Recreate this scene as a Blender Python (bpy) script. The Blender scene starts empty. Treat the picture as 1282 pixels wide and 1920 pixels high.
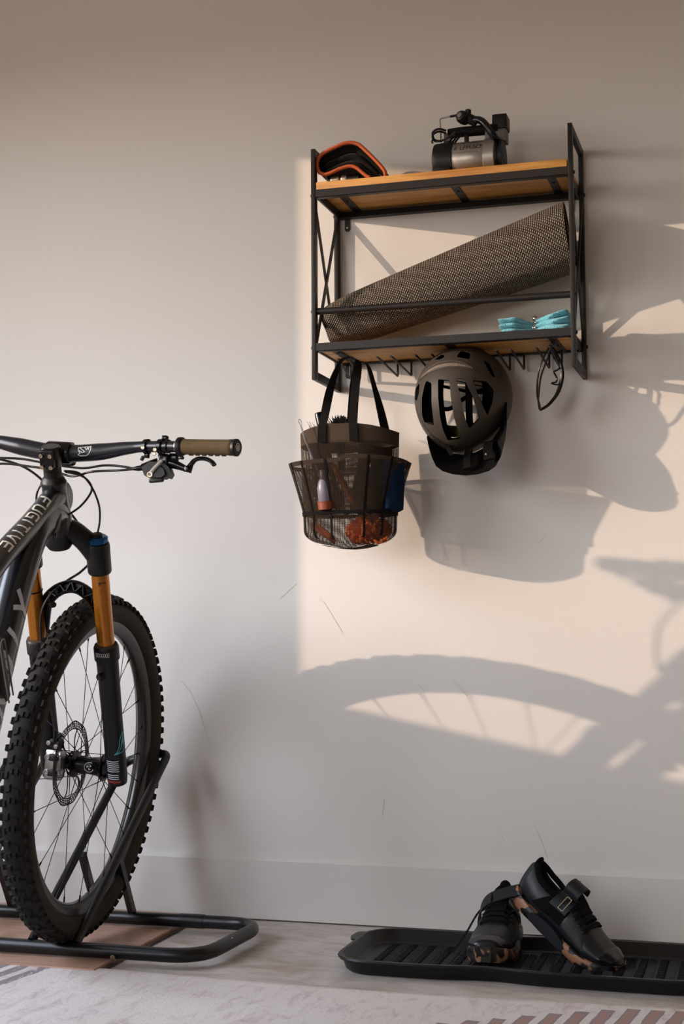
import bpy, bmesh, math, random
from math import sin, cos, pi, radians, sqrt, atan2
from mathutils import Vector, Matrix, noise

random.seed(7)
scn = bpy.context.scene
COL = scn.collection

# ------------------------------------------------------------------ camera
yaw, pitch, roll = radians(16.5387), radians(4.2146), radians(-0.3092)
fw_ = Vector((-sin(yaw) * cos(pitch), cos(yaw) * cos(pitch), sin(pitch)))
rt_ = Vector((cos(yaw), sin(yaw), 0))
up_ = rt_.cross(fw_)
r2_ = rt_ * cos(roll) + up_ * sin(roll)
u2_ = up_ * cos(roll) - rt_ * sin(roll)
cam_data = bpy.data.cameras.new('camera')
cam = bpy.data.objects.new('camera', cam_data)
COL.objects.link(cam)
cm = Matrix.Identity(4)
for i in range(3):
    cm[i][0], cm[i][1], cm[i][2] = r2_[i], u2_[i], -fw_[i]
cm.translation = Vector((0, -3.3148, 0.7152))
cam.matrix_world = cm
cam_data.sensor_fit = 'VERTICAL'
cam_data.sensor_height = 36
cam_data.lens = 50.866
cam_data.clip_start = 0.05
scn.camera = cam

# ------------------------------------------------------------------ world, sun, exposure
SUN_K, SUN_E = 1.9, 0.375           # sun travel: x += K*dy, z -= E*dy towards the back wall
SUN_POWER = 3.2
SKY_POWER = 9.4
world = bpy.data.worlds.new('world')
scn.world = world
world.use_nodes = True
wt = world.node_tree
wt.nodes.clear()
w_out = wt.nodes.new('ShaderNodeOutputWorld')
w_bg = wt.nodes.new('ShaderNodeBackground')
w_tc = wt.nodes.new('ShaderNodeTexCoord')
w_sep = wt.nodes.new('ShaderNodeSeparateXYZ')
w_mr = wt.nodes.new('ShaderNodeMapRange')
w_rp = wt.nodes.new('ShaderNodeValToRGB')
w_mr.inputs['From Min'].default_value = -1
w_mr.inputs['From Max'].default_value = 1
wt.links.new(w_tc.outputs['Generated'], w_sep.inputs[0])
wt.links.new(w_sep.outputs['Z'], w_mr.inputs['Value'])
wt.links.new(w_mr.outputs[0], w_rp.inputs[0])
wt.links.new(w_rp.outputs[0], w_bg.inputs[0])
wt.links.new(w_bg.outputs[0], w_out.inputs[0])
el = w_rp.color_ramp.elements
el[0].position, el[0].color = 0.0, (0.11, 0.085, 0.065, 1)
el[1].position, el[1].color = 1.0, (0.76, 0.88, 1.16, 1)
for p_, c_ in ((0.485, (0.17, 0.13, 0.095, 1)), (0.50, (1.0, 0.90, 0.82, 1)), (0.56, (0.92, 0.92, 0.97, 1)), (0.70, (0.93, 0.99, 1.14, 1))):
    e_ = el.new(p_)
    e_.color = c_
w_bg.inputs[1].default_value = SKY_POWER

sd = bpy.data.lights.new('sun', 'SUN')
sd.energy = SUN_POWER
sd.angle = radians(0.6)
sd.color = (1.0, 0.74, 0.55)
sun = bpy.data.objects.new('sun', sd)
COL.objects.link(sun)
sun.rotation_euler = Vector((SUN_K, 1.0, -SUN_E)).to_track_quat('-Z', 'Y').to_euler()
sun.location = (-6, -3, 3)

# window opening in the left wall (light comes in here)
XL = -2.6
WY0, WY1, WZ0, WZ1 = -2.75, -0.795, 0.825, 2.15
FX0, FX1, FZ0, FZ1 = -2.45, -1.00, 0.90, 2.05      # unseen opening added behind the camera to fill the shadows
for nm_, sx_, sy_, lc_, rt2_ in (('window_and_fill_portal', WY1 - WY0, WZ1 - WZ0, (XL - 0.05, (WY0 + WY1) / 2, (WZ0 + WZ1) / 2), (pi / 2, 0, -pi / 2)),
                                 ('window_and_fill_portal', FX1 - FX0, FZ1 - FZ0, ((FX0 + FX1) / 2, -4.75, (FZ0 + FZ1) / 2), (pi / 2, 0, 0))):  # portal for the added fill opening
    pl = bpy.data.lights.new(nm_, 'AREA')
    pl.shape = 'RECTANGLE'
    pl.size, pl.size_y = sx_, sy_
    pl.cycles.is_portal = True
    po = bpy.data.objects.new(nm_, pl)
    COL.objects.link(po)
    po.location = lc_
    po.rotation_euler = rt2_

vs = scn.view_settings
scn.display_settings.display_device = 'sRGB'
vs.view_transform = 'Standard'
vs.look = 'None'
vs.gamma = 1.0
vs.use_curve_mapping = False
vs.exposure = 0.0
cy = scn.cycles
cy.use_denoising = True
cy.max_bounces = 10
cy.diffuse_bounces = 6
cy.glossy_bounces = 4
cy.transmission_bounces = 6
cy.sample_clamp_indirect = 6.0
cy.caustics_reflective = False
cy.caustics_refractive = False


# ------------------------------------------------------------------ materials
def lin(h):
    h = h.lstrip('#')
    o = []
    for i in (0, 2, 4):
        c = int(h[i:i + 2], 16) / 255
        o.append(c / 12.92 if c <= 0.04045 else ((c + 0.055) / 1.055) ** 2.4)
    return (*o, 1)


class NT:
    """small wrapper to write node trees tersely"""

    def __init__(s, name):
        s.m = bpy.data.materials.new(name)
        s.m.use_nodes = True
        s.t = s.m.node_tree
        s.b = s.t.nodes['Principled BSDF']

    def n(s, typ, **kw):
        nd = s.t.nodes.new(typ)
        for k, v in kw.items():
            if k in nd.inputs:
                s.put(nd.inputs[k], v)
            else:
                setattr(nd, k, v)
        return nd

    def put(s, sock, v):
        if hasattr(v, 'is_linked') or isinstance(v, bpy.types.NodeSocket):
            s.t.links.new(v, sock)
        else:
            sock.default_value = v

    def math(s, op, a, b=0.0, c=0.0):
        nd = s.t.nodes.new('ShaderNodeMath')
        nd.operation = op
        s.put(nd.inputs[0], a)
        s.put(nd.inputs[1], b)
        s.put(nd.inputs[2], c)
        return nd.outputs[0]

    def mix(s, f, a, b):
        nd = s.t.nodes.new('ShaderNodeMix')
        nd.data_type = 'RGBA'
        s.put(nd.inputs[0], f)
        s.put(nd.inputs[6], a)
        s.put(nd.inputs[7], b)
        return nd.outputs[2]

    def coords(s, kind='Object', scale=(1, 1, 1), rot=(0, 0, 0)):
        tc = s.t.nodes.new('ShaderNodeTexCoord')
        mp = s.t.nodes.new('ShaderNodeMapping')
        mp.inputs['Scale'].default_value = scale
        mp.inputs['Rotation'].default_value = rot
        s.t.links.new(tc.outputs[kind], mp.inputs[0])
        return mp.outputs[0]

    def noise(s, vec, scale, detail=3.0, rough=0.5, dist=0.0):
        nd = s.t.nodes.new('ShaderNodeTexNoise')
        s.t.links.new(vec, nd.inputs['Vector'])
        nd.inputs['Scale'].default_value = scale
        nd.inputs['Detail'].default_value = detail
        nd.inputs['Roughness'].default_value = rough
        nd.inputs['Distortion'].default_value = dist
        return nd.outputs[0]

    def ramp(s, fac, stops, interp='LINEAR'):
        nd = s.t.nodes.new('ShaderNodeValToRGB')
        nd.color_ramp.interpolation = interp
        e = nd.color_ramp.elements
        e[0].position, e[0].color = stops[0]
        e[1].position, e[1].color = stops[-1]
        for p, c in stops[1:-1]:
            q = e.new(p)
            q.color = c
        s.t.links.new(fac, nd.inputs[0])
        return nd.outputs[0]

    def bump(s, h, strength=0.3, dist=0.001):
        nd = s.t.nodes.new('ShaderNodeBump')
        nd.inputs['Strength'].default_value = strength
        nd.inputs['Distance'].default_value = dist
        s.put(nd.inputs['Height'], h)
        s.t.links.new(nd.outputs[0], s.b.inputs['Normal'])

    def set(s, **kw):
        for k, v in kw.items():
            s.put(s.b.inputs[{'color': 'Base Color', 'rough': 'Roughness', 'metal': 'Metallic', 'spec': 'Specular IOR Level',
                              'sheen': 'Sheen Weight', 'coat': 'Coat Weight', 'trans': 'Transmission Weight', 'alpha': 'Alpha'}[k]], v)
        return s.m


def simple(name, col, rough=0.5, metal=0.0, var=0.0, vscale=30, bump=0.0, bscale=300, bdist=0.0005, **kw):
    t = NT(name)
    c = lin(col) if isinstance(col, str) else col
    v = t.coords()
    if var:
        d = tuple(x * (1 - var) for x in c[:3]) + (1,)
        l = tuple(min(1, x * (1 + var)) for x in c[:3]) + (1,)
        t.set(color=t.ramp(t.noise(v, vscale, 4), [(0.3, d), (0.7, l)]))
    else:
        t.set(color=c)
    if bump:
        t.bump(t.noise(v, bscale, 3), bump, bdist)
    t.set(rough=rough, metal=metal, **kw)
    return t.m


M = {}


def make_wall():
    t = NT('wall_paint')
    v = t.coords()
    n1 = t.noise(v, 1.3, 3)
    n2 = t.noise(v, 9, 4)
    c = t.mix(n1, lin('#d9d5ce'), lin('#e0dcd5'))
    f = t.ramp(n2, [(0.62, (0, 0, 0, 1)), (0.85, (0.25, 0.25, 0.25, 1))])
    t.set(color=t.mix(f, c, lin('#cfc9bf')), rough=0.62, spec=0.25)
    t.bump(t.noise(v, 140, 3, 0.6), 0.10, 0.002)
    return t.m


M['wall'] = make_wall()
M['trim'] = simple('trim_paint', '#d8d4cd', 0.5, spec=0.3, bump=0.05, bscale=90, bdist=0.001)
M['scuff'] = simple('scuff_mark', '#cbc5bc', 0.7)
M['ceil'] = simple('ceiling_paint', '#dad5cc', 0.8)
M['dark_wall'] = simple('dark_room_paint', '#8f8272', 0.85)
M['dim'] = simple('room_paint', '#d6d0c6', 0.8)


def make_floor():
    t = NT('concrete')
    v = t.coords(scale=(1, 1, 1))
    a = t.noise(v, 2.6, 5, 0.62, 0.6)
    b = t.noise(t.coords(scale=(1, 3, 1)), 7, 6, 0.7, 1.2)
    c = t.ramp(a, [(0.33, lin('#a39a90')), (0.48, lin('#c0b9b2')), (0.66, lin('#cfcac4'))])
    f = t.ramp(b, [(0.46, (0, 0, 0, 1)), (0.70, (0.75, 0.75, 0.75, 1))])
    c2 = t.mix(f, c, lin('#a08571'))
    t.set(color=c2, rough=0.55, spec=0.35)
    t.bump(t.noise(v, 60, 5, 0.6), 0.15, 0.002)
    return t.m


M['floor'] = make_floor()


def make_wood(name, dark, light, axis='x', scale=1.0, rough=0.45, knots=True):
    t = NT(name)
    sc = {'x': (1.2, 14, 14), 'y': (14, 1.2, 14), 'z': (14, 14, 1.2)}[axis]
    v = t.coords(scale=tuple(q * scale for q in sc))
    a = t.noise(v, 4.0, 6, 0.6, 0.5)
    b = t.noise(v, 22.0, 3, 0.6)
    c = t.ramp(a, [(0.28, lin(dark)), (0.55, lin(light)), (0.8, lin(dark))])
    c = t.mix(t.math('MULTIPLY', b, 0.45), c, lin(dark))
    t.set(color=c, rough=rough, spec=0.35)
    t.bump(b, 0.12, 0.001)
    return t.m


M['wood'] = make_wood('shelf_wood', '#a0662e', '#dba65c')
M['laminate'] = make_wood('laminate', '#a17d68', '#c29d86', scale=0.8)
M['steel'] = simple('powder_coat', '#1c1816', 0.48, spec=0.35, bump=0.06, bscale=700, bdist=0.0004)
M['stand'] = simple('stand_paint', '#0a0a0b', 0.34, spec=0.45)
M['black'] = simple('black_plastic', '#0b0a0a', 0.45, spec=0.35)
M['blackgloss'] = simple('black_gloss', '#070708', 0.2, spec=0.4)
M['blackmatte'] = simple('black_matte', '#0c0b0a', 0.7, spec=0.2)
M['screw'] = simple('screw_steel', '#b9ab93', 0.3, 0.9)
M['chrome'] = simple('chrome', '#cfc9c2', 0.15, 1.0)
M['wire'] = simple('steel_wire', '#77747a', 0.45, 0.5)
M['alu'] = simple('brushed_silver', '#a8a39b', 0.34, 0.85, bump=0.05, bscale=400)
M['alu_light'] = simple('silver_band', '#a39d95', 0.4, 0.8)
M['greyplast'] = simple('grey_plastic', '#6d6862', 0.5)
M['gold'] = simple('amber_anodised', '#ad6d20', 0.26, 0.75, coat=0.3)
M['frame'] = simple('frame_paint', '#11131a', 0.32, coat=0.3, spec=0.45)
M['fork'] = simple('fork_paint', '#0b0b0e', 0.42, spec=0.35)
M['carbon'] = simple('carbon_rim', '#1a1814', 0.33, coat=0.3)
M['letter_warm'] = simple('letter_cream', '#d9d6c8', 0.5)
M['letter_grey'] = simple('letter_silver', '#c3c9d4', 0.45)
M['white'] = simple('white_print', '#d5d2cc', 0.5)
M['cyan'] = simple('cyan_print', '#4fb6bd', 0.5)
M['red'] = simple('red_print', '#8c2b22', 0.5)
M['darkprint'] = simple('dark_print', '#1b1917', 0.5)
M['blue'] = simple('blue_anodised', '#17507f', 0.25, 0.7)
M['grip'] = simple('khaki_rubber', '#4b3e28', 0.8, var=0.12, bump=0.2, bscale=500, spec=0.2)
M['cable'] = simple('cable_housing', '#1c1416', 0.35)
M['spoke'] = simple('black_spoke', '#161416', 0.35, 0.6)
M['rotor'] = simple('rotor_steel', '#3d343a', 0.35, 0.8)
M['caliper'] = simple('polished_alloy', '#a9a4a0', 0.22, 0.95)
M['strap'] = simple('webbing', '#100d0b', 0.85, bump=0.3, bscale=700, spec=0.15)
M['hem'] = simple('bag_fabric', '#463a2f', 0.9, bump=0.3, bscale=600, spec=0.1)
M['net'] = simple('bag_net', '#352b22', 0.9, spec=0.1)
M['mitt'] = simple('orange_chenille', '#ff7014', 0.8, var=0.2, vscale=40, sheen=0.3)
M['orange'] = simple('orange_plastic', '#cf5a20', 0.45)
M['rust'] = simple('rust_plastic', '#7d3614', 0.5)
M['trimorange'] = simple('orange_binding', '#b3552a', 0.85, bump=0.4, bscale=500)
M['navy'] = simple('navy_cloth', '#0a1d33', 0.9, var=0.2, bump=0.3, bscale=300, spec=0.1)
M['teal'] = simple('teal_cloth', '#2a7f9c', 0.8)
M['bottle'] = simple('frosted_plastic', '#75727f', 0.35)
M['felt'] = simple('black_felt', '#15110e', 0.9, var=0.25, vscale=12, bump=0.4, bscale=400, sheen=0.1, spec=0.1)
M['bristle'] = simple('black_bristle', '#171412', 0.7)
M['helmet'] = simple('helmet_shell', '#3d362e', 0.55, spec=0.35)
M['foam'] = simple('helmet_foam', '#0d0b09', 0.9, bump=0.4, bscale=250, spec=0.1)
M['foamlight'] = simple('helmet_band', '#6f6558', 0.85, var=0.3, vscale=200, bump=0.6, bscale=260, bdist=0.002)
M['visor'] = simple('visor_plastic', '#060505', 0.55, spec=0.25)
M['olive'] = simple('olive_pad', '#6a6414', 0.8)
M['lens'] = simple('dark_lens', '#2c2724', 0.12)
M['tray'] = simple('tray_plastic', '#0d0d10', 0.40, spec=0.4, bump=0.05, bscale=200)
M['shoe'] = simple('shoe_leather', '#1b1e20', 0.42, bump=0.15, bscale=240, spec=0.4)
M['shoe_mesh'] = simple('shoe_perforated', '#262a29', 0.6, bump=0.5, bscale=160, spec=0.3)
M['shoe_dark'] = simple('shoe_knit', '#060607', 0.9, bump=0.3, bscale=400, spec=0.15)
M['shoe_strap'] = simple('shoe_strap', '#131516', 0.55, bump=0.15, bscale=300, spec=0.3)
M['toe'] = simple('toe_cap', '#0f0f1a', 0.25)
M['lace'] = simple('lace', '#08080e', 0.8, bump=0.3, bscale=600, spec=0.2)
M['concrete_edge'] = simple('edge_strip', '#4a4239', 0.6)


def make_mat_roll():
    t = NT('woven_mat')
    tc = t.t.nodes.new('ShaderNodeTexCoord')
    mp = t.t.nodes.new('ShaderNodeMapping')
    mp.inputs['Rotation'].default_value = (0, 0, radians(90))
    t.t.links.new(tc.outputs['UV'], mp.inputs[0])
    br = t.n('ShaderNodeTexBrick')
    t.t.links.new(mp.outputs[0], br.inputs['Vector'])
    br.offset = 0.5
    for k, v in (('Scale', 1.0), ('Mortar Size', 0.0016), ('Mortar Smooth', 0.9), ('Bias', 0.0), ('Brick Width', 0.0068), ('Row Height', 0.0042)):
        br.inputs[k].default_value = v
    br.inputs['Color1'].default_value = lin('#ab9d8c')
    br.inputs['Color2'].default_value = lin('#8d8071')
    br.inputs['Mortar'].default_value = lin('#0c0a08')
    t.set(color=br.outputs['Color'], rough=0.75, spec=0.2)
    t.bump(t.math('SUBTRACT', 1.0, br.outputs['Fac']), 1.0, 0.0025)
    return t.m


M['woven'] = make_mat_roll()


def make_terry():
    t = NT('terry_cloth')
    v = t.coords()
    n1 = t.noise(v, 420, 2)
    t.set(color=t.ramp(n1, [(0.3, lin('#3fa6ba')), (0.65, lin('#86d2de'))]), rough=0.95, sheen=0.4, spec=0.1)
    t.bump(n1, 0.9, 0.004)
    return t.m


M['terry'] = make_terry()


def make_camo():
    t = NT('camo_rubber')
    v = t.coords(scale=(1, 1, 1))
    f1 = t.ramp(t.noise(v, 42, 1, 0.4), [(0.50, (0, 0, 0, 1)), (0.52, (1, 1, 1, 1))])
    v2 = t.coords(scale=(1.3, 0.8, 1.0), rot=(0.4, 0.9, 0.3))
    f2 = t.ramp(t.noise(v2, 47, 1, 0.4), [(0.52, (0, 0, 0, 1)), (0.54, (1, 1, 1, 1))])
    c = t.mix(f1, lin('#96684c'), lin('#2b2a22'))
    c = t.mix(f2, c, lin('#0f0d0b'))
    t.set(color=c, rough=0.5)
    return t.m


M['camo'] = make_camo()


def make_tyre():
    t = NT('tyre_rubber')
    v = t.coords()
    t.set(color=t.ramp(t.noise(v, 60, 4), [(0.3, lin('#110f0d')), (0.7, lin('#1e1a16'))]), rough=0.75, spec=0.22)
    t.bump(t.noise(v, 400, 2), 0.15, 0.0008)
    return t.m


M['tyre'] = make_tyre()
M['sidewall'] = simple('tyre_sidewall', '#352e26', 0.78, var=0.15, vscale=90, bump=0.2, bscale=500, spec=0.2)


def make_rug():
    t = NT('rug_weave')
    tc = t.t.nodes.new('ShaderNodeTexCoord')
    sp = t.t.nodes.new('ShaderNodeSeparateXYZ')
    vw = t.noise(tc.outputs['Object'], 14, 2)
    t.t.links.new(tc.outputs['Object'], sp.inputs[0])
    x = t.math('ADD', sp.outputs['X'], t.math('MULTIPLY', t.math('SUBTRACT', vw, 0.5), 0.012))
    y = t.math('ADD', sp.outputs['Y'], t.math('MULTIPLY', t.math('SUBTRACT', vw, 0.5), 0.02))
    vv = t.coords(scale=(30, 5, 5))
    blot = t.noise(t.coords(scale=(9, 3.2, 5)), 3.2, 6, 0.75, 0.8)
    base = t.mix(t.ramp(blot, [(0.50, (0, 0, 0, 1)), (0.75, (0.75, 0.75, 0.75, 1))]), lin('#e2dad4'), lin('#b09497'))
    fleck = t.noise(vv, 9, 4, 0.7)
    base = t.mix(t.ramp(fleck, [(0.60, (0, 0, 0, 1)), (0.75, (0.5, 0.5, 0.5, 1))]), base, lin('#8f7f80'))
    # purple-grey bands, running away from the wall, left of x = -1.42
    ph = t.math('FRACT', t.math('DIVIDE', t.math('ADD', x, t.math('MULTIPLY', y, -0.16)), 0.046))
    st = t.math('GREATER_THAN', ph, 0.42)
    lf = t.math('LESS_THAN', t.math('ADD', x, t.math('MULTIPLY', y, -0.16)), -1.335)
    blotch = t.math('GREATER_THAN', t.noise(vv, 5, 3, 0.7), 0.40)
    base = t.mix(t.math('MULTIPLY', t.math('MULTIPLY', t.math('MULTIPLY', st, lf), blotch), 0.85), base, lin('#77696f'))
    # row of brick-coloured blocks with dark outline on the right
    xr = t.math('ADD', x, t.math('MULTIPLY', y, -0.12))
    ph2 = t.math('FRACT', t.math('DIVIDE', xr, 0.0415))
    d = t.math('ABSOLUTE', t.math('SUBTRACT', ph2, 0.5))
    blk = t.math('LESS_THAN', d, 0.20)
    rim = t.math('LESS_THAN', d, 0.31)
    lim = t.math('ADD', t.math('MULTIPLY', t.math('FLOOR', t.math('DIVIDE', xr, 0.0415)), 0.0275), -0.4525)
    inn = t.math('LESS_THAN', y, t.math('SUBTRACT', lim, 0.012))
    out = t.math('LESS_THAN', y, lim)
    far = t.math('LESS_THAN', y, -0.60)
    base = t.mix(t.math('MULTIPLY', t.math('MULTIPLY', rim, out), t.math('MULTIPLY', far, 0.75)), base, lin('#5a4a55'))
    base = t.mix(t.math('MULTIPLY', t.math('MULTIPLY', blk, inn), t.math('MULTIPLY', far, 0.9)), base, lin('#a97f70'))
    t.set(color=base, rough=0.95, spec=0.1, sheen=0.2)
    t.bump(t.noise(t.coords(scale=(1, 2.5, 1)), 160, 4, 0.7), 0.6, 0.004)
    return t.m


M['rug'] = make_rug()


# ------------------------------------------------------------------ mesh helpers
def V(*a):
    return Vector(a)


def smooth_path(pts, n=6, closed=False):
    P = [Vector(p) for p in pts]
    out = []
    L = len(P)
    rng = range(L if closed else L - 1)
    for i in rng:
        if closed:
            p0, p1, p2, p3 = P[(i - 1) % L], P[i], P[(i + 1) % L], P[(i + 2) % L]
        else:
            p1, p2 = P[i], P[i + 1]
            p0 = P[i - 1] if i > 0 else p1 * 2 - p2
            p3 = P[i + 2] if i + 2 < L else p2 * 2 - p1
        for k in range(n):
            t = k / n
            out.append(0.5 * ((2 * p1) + (p2 - p0) * t + (2 * p0 - 5 * p1 + 4 * p2 - p3) * t * t + (3 * p1 - p0 - 3 * p2 + p3) * t ** 3))
    if not closed:
        out.append(P[-1])
    return out


def fillet(pts, r, n=5, closed=False):
    """round the corners of a polyline"""
    P = [Vector(p) for p in pts]
    out = []
    L = len(P)
    for i in range(L):
        if not closed and i in (0, L - 1):
            out.append(P[i])
            continue
        a, b, c = P[i - 1], P[i], P[(i + 1) % L]
        d1, d2 = (a - b), (c - b)
        k = min(r, d1.length * 0.49, d2.length * 0.49)
        s, e = b + d1.normalized() * k, b + d2.normalized() * k
        for j in range(n + 1):
            t = j / n
            out.append(s * (1 - t) ** 2 + b * 2 * t * (1 - t) + e * t * t)
    return out


class MB:
    def __init__(s):
        s.v, s.f, s.uv = [], [], {}

    def add(s, verts, faces, uvs=None):
        o = len(s.v)
        s.v += [Vector(p) for p in verts]
        for i, f in enumerate(faces):
            s.f.append([o + q for q in f])
            if uvs:
                s.uv[len(s.f) - 1] = uvs[i]
        return s

    def box(s, c, d, rot=None, bev=0.0, taper=None):
        c = Vector(c)
        bm = bmesh.new()
        bmesh.ops.create_cube(bm, size=1)
        for v in bm.verts:
            t = 1.0
            if taper and v.co.z > 0:
                t = taper
            v.co = Vector((v.co.x * d[0] * t, v.co.y * d[1] * t, v.co.z * d[2]))
        if bev:
            bmesh.ops.bevel(bm, geom=list(bm.edges), offset=bev, segments=2, profile=0.5, affect='EDGES')
        R = rot if rot is not None else Matrix.Identity(3)
        bm.verts.index_update()
        s.add([R @ v.co + c for v in bm.verts], [[v.index for v in f.verts] for f in bm.faces])
        bm.free()
        return s

    def bb(s, x0, x1, y0, y1, z0, z1, bev=0.0):
        return s.box(((x0 + x1) / 2, (y0 + y1) / 2, (z0 + z1) / 2), (abs(x1 - x0), abs(y1 - y0), abs(z1 - z0)), None, bev)

    def tube(s, pts, r, seg=10, closed=False, cap=True, up=None, prof=None):
        """sweep a circle / ellipse / profile along pts; r number, (rx,ry) or a list of those"""
        P = [Vector(p) for p in pts]
        L = len(P)
        rs = r if isinstance(r, list) else [r] * L
        T = []
        for i in range(L):
            a = P[i - 1] if (i > 0 or closed) else P[i]
            b = P[(i + 1) % L] if (i < L - 1 or closed) else P[i]
            d = b - a
            T.append(d.normalized() if d.length > 1e-9 else Vector((0, 0, 1)))
        u0 = Vector(up) if up is not None else (Vector((0, 0, 1)) if abs(T[0].z) < 0.9 else Vector((1, 0, 0)))
        rings = []
        nrm = (u0 - T[0] * u0.dot(T[0])).normalized()
        for i in range(L):
            if up is not None:
                q = Vector(up) - T[i] * Vector(up).dot(T[i])
                nrm = q.normalized() if q.length > 1e-5 else nrm
            else:
                nrm = (nrm - T[i] * nrm.dot(T[i])).normalized()
            bi = T[i].cross(nrm)
            rr = rs[i]
            rx, ry = (rr, rr) if not isinstance(rr, (tuple, list)) else rr
            if prof:
                rings.append([P[i] + bi * (x * rx) + nrm * (y * ry) for x, y in prof])
            else:
                rings.append([P[i] + bi * (rx * cos(2 * pi * k / seg)) + nrm * (ry * sin(2 * pi * k / seg)) for k in range(seg)])
        return s.loft(rings, closed, cap)

    def loft(s, rings, closed=False, cap=True, uv=False, wrap=True):
        n = len(rings[0])
        L = len(rings)
        vs_, fs, uvs = [], [], []
        for r in rings:
            vs_ += r
        for i in range(L if closed else L - 1):
            j = (i + 1) % L
            for k in range(n if wrap else n - 1):
                m = (k + 1) % n
                fs.append([i * n + k, i * n + m, j * n + m, j * n + k])
                if uv:
                    a, b = uv
                    uvs.append([(a[i] , b[k]), (a[i], b[k + 1]), (a[j], b[k + 1]), (a[j], b[k])])
        if cap and not closed and wrap:
            fs.append(list(range(n))[::-1])
            fs.append([(L - 1) * n + k for k in range(n)])
            if uv:
                uvs.append([(0, 0)] * n)
                uvs.append([(0, 0)] * n)
        return s.add(vs_, fs, uvs if uv else None)

    def lathe(s, prof, mat=None, seg=24, cap=True):
        """prof = [(radius, height)] about local z, placed by mat"""
        mat = mat or Matrix.Identity(4)
        rings = [[mat @ Vector((r * cos(2 * pi * k / seg), r * sin(2 * pi * k / seg), z)) for k in range(seg)] for r, z in prof]
        return s.loft(rings, False, cap)

    def prism(s, poly, d0, d1, mat=None, inner=None):
        """extrude a 2-d polygon (x,y) between z=d0 and z=d1"""
        mat = mat or Matrix.Identity(4)
        n = len(poly)
        p2 = inner or poly
        a = [mat @ Vector((x, y, d0)) for x, y in poly]
        b = [mat @ Vector((x, y, d1)) for x, y in p2]
        return s.add(a + b, [[k, (k + 1) % n, n + (k + 1) % n, n + k] for k in range(n)] + [list(range(n))[::-1], [n + k for k in range(n)]])

    def ribbon(s, pts, widths, w, thick=0.0012):
        """flat strap along pts; widths = per-point width direction(s)"""
        P = [Vector(p) for p in pts]
        rings = []
        for i, p in enumerate(P):
            a, b = P[max(0, i - 1)], P[min(len(P) - 1, i + 1)]
            t = (b - a).normalized()
            wd = Vector(widths[i] if isinstance(widths, list) else widths)
            wd = (wd - t * wd.dot(t)).normalized()
            nn = t.cross(wd) * thick
            ww = wd * ((w[i] if isinstance(w, list) else w) / 2)
            rings.append([p - ww - nn, p + ww - nn, p + ww + nn, p - ww + nn])
        return s.loft(rings)

    def sphere(s, c, r, seg=16, rings=10, mat=None):
        rx = r if isinstance(r, (tuple, list)) else (r, r, r)
        c = Vector(c)
        R = mat or Matrix.Identity(3)
        rg = []
        for i in range(1, rings):
            ph = pi * i / rings
            rg.append([c + R @ Vector((rx[0] * sin(ph) * cos(2 * pi * k / seg), rx[1] * sin(ph) * sin(2 * pi * k / seg), rx[2] * cos(ph))) for k in range(seg)])
        return s.loft(rg)

    def xform(s, m, start=0):
        for i in range(start, len(s.v)):
            s.v[i] = m @ s.v[i]
        return s

    def build(s, name, mat, parent=None, smooth=35, label=None, kind=None):
        me = bpy.data.meshes.new(name)
        me.from_pydata([tuple(v) for v in s.v], [], s.f)
        if s.uv:
            lay = me.uv_layers.new(name='UVMap')
            for pi_, poly in enumerate(me.polygons):
                u = s.uv.get(pi_)
                if u:
                    for li, q in zip(poly.loop_indices, u):
                        lay.data[li].uv = q
        bm = bmesh.new()
        bm.from_mesh(me)
        bmesh.ops.recalc_face_normals(bm, faces=bm.faces)
        bm.to_mesh(me)
        bm.free()
        if smooth:
            me.polygons.foreach_set('use_smooth', [True] * len(me.polygons))
            me.set_sharp_from_angle(angle=radians(smooth))
        me.materials.append(M[mat] if isinstance(mat, str) else mat)
        o = bpy.data.objects.new(name, me)
        COL.objects.link(o)
        if parent is not None:
            o.parent = parent
        if label:
            o['label'] = label
        if kind:
            o['kind'] = kind
        return o


def thing(name, label, cat, loc=(0, 0, 0), rot=None, group=None):
    o = bpy.data.objects.new(name, None)
    o.empty_display_size = 0.05
    COL.objects.link(o)
    if rot is None:
        o.location = loc
    else:
        m = rot.to_4x4()
        m.translation = Vector(loc)
        o.matrix_world = m
    o['label'] = label
    o['category'] = cat
    if group:
        o['group'] = group
    return o


def tag(o, label, cat, group=None):
    o['label'] = label
    o['category'] = cat
    if group:
        o['group'] = group
    return o


def copy_part(o, parent, m=None):
    c = o.copy()
    COL.objects.link(c)
    c.parent = parent
    if m is not None:
        c.matrix_local = m
    return c


def basis(x, y, z, loc=(0, 0, 0)):
    m = Matrix.Identity(4)
    for i in range(3):
        m[i][0], m[i][1], m[i][2] = x[i], y[i], z[i]
    m.translation = Vector(loc)
    return m


def axis_mat(p, d, xref=None):
    """matrix with local z along d at p"""
    z = Vector(d).normalized()
    x = Vector(xref) if xref is not None else (Vector((1, 0, 0)) if abs(z.x) < 0.9 else Vector((0, 0, 1)))
    x = (x - z * x.dot(z)).normalized()
    return basis(x, z.cross(x), z, p)


def boolean(bm_obj, cutters, op='DIFFERENCE'):
    for c in cutters:
        md = bm_obj.modifiers.new('cut', 'BOOLEAN')
        md.operation = op
        md.solver = 'EXACT'
        md.object = c
    dg = bpy.context.evaluated_depsgraph_get()
    ev = bm_obj.evaluated_get(dg)
    me = bpy.data.meshes.new_from_object(ev)
    bm_obj.modifiers.clear()
    old = bm_obj.data
    bm_obj.data = me
    bpy.data.meshes.remove(old)
    for c in cutters:
        d = c.data
        bpy.data.objects.remove(c)
        bpy.data.meshes.remove(d)
    return bm_obj


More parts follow.
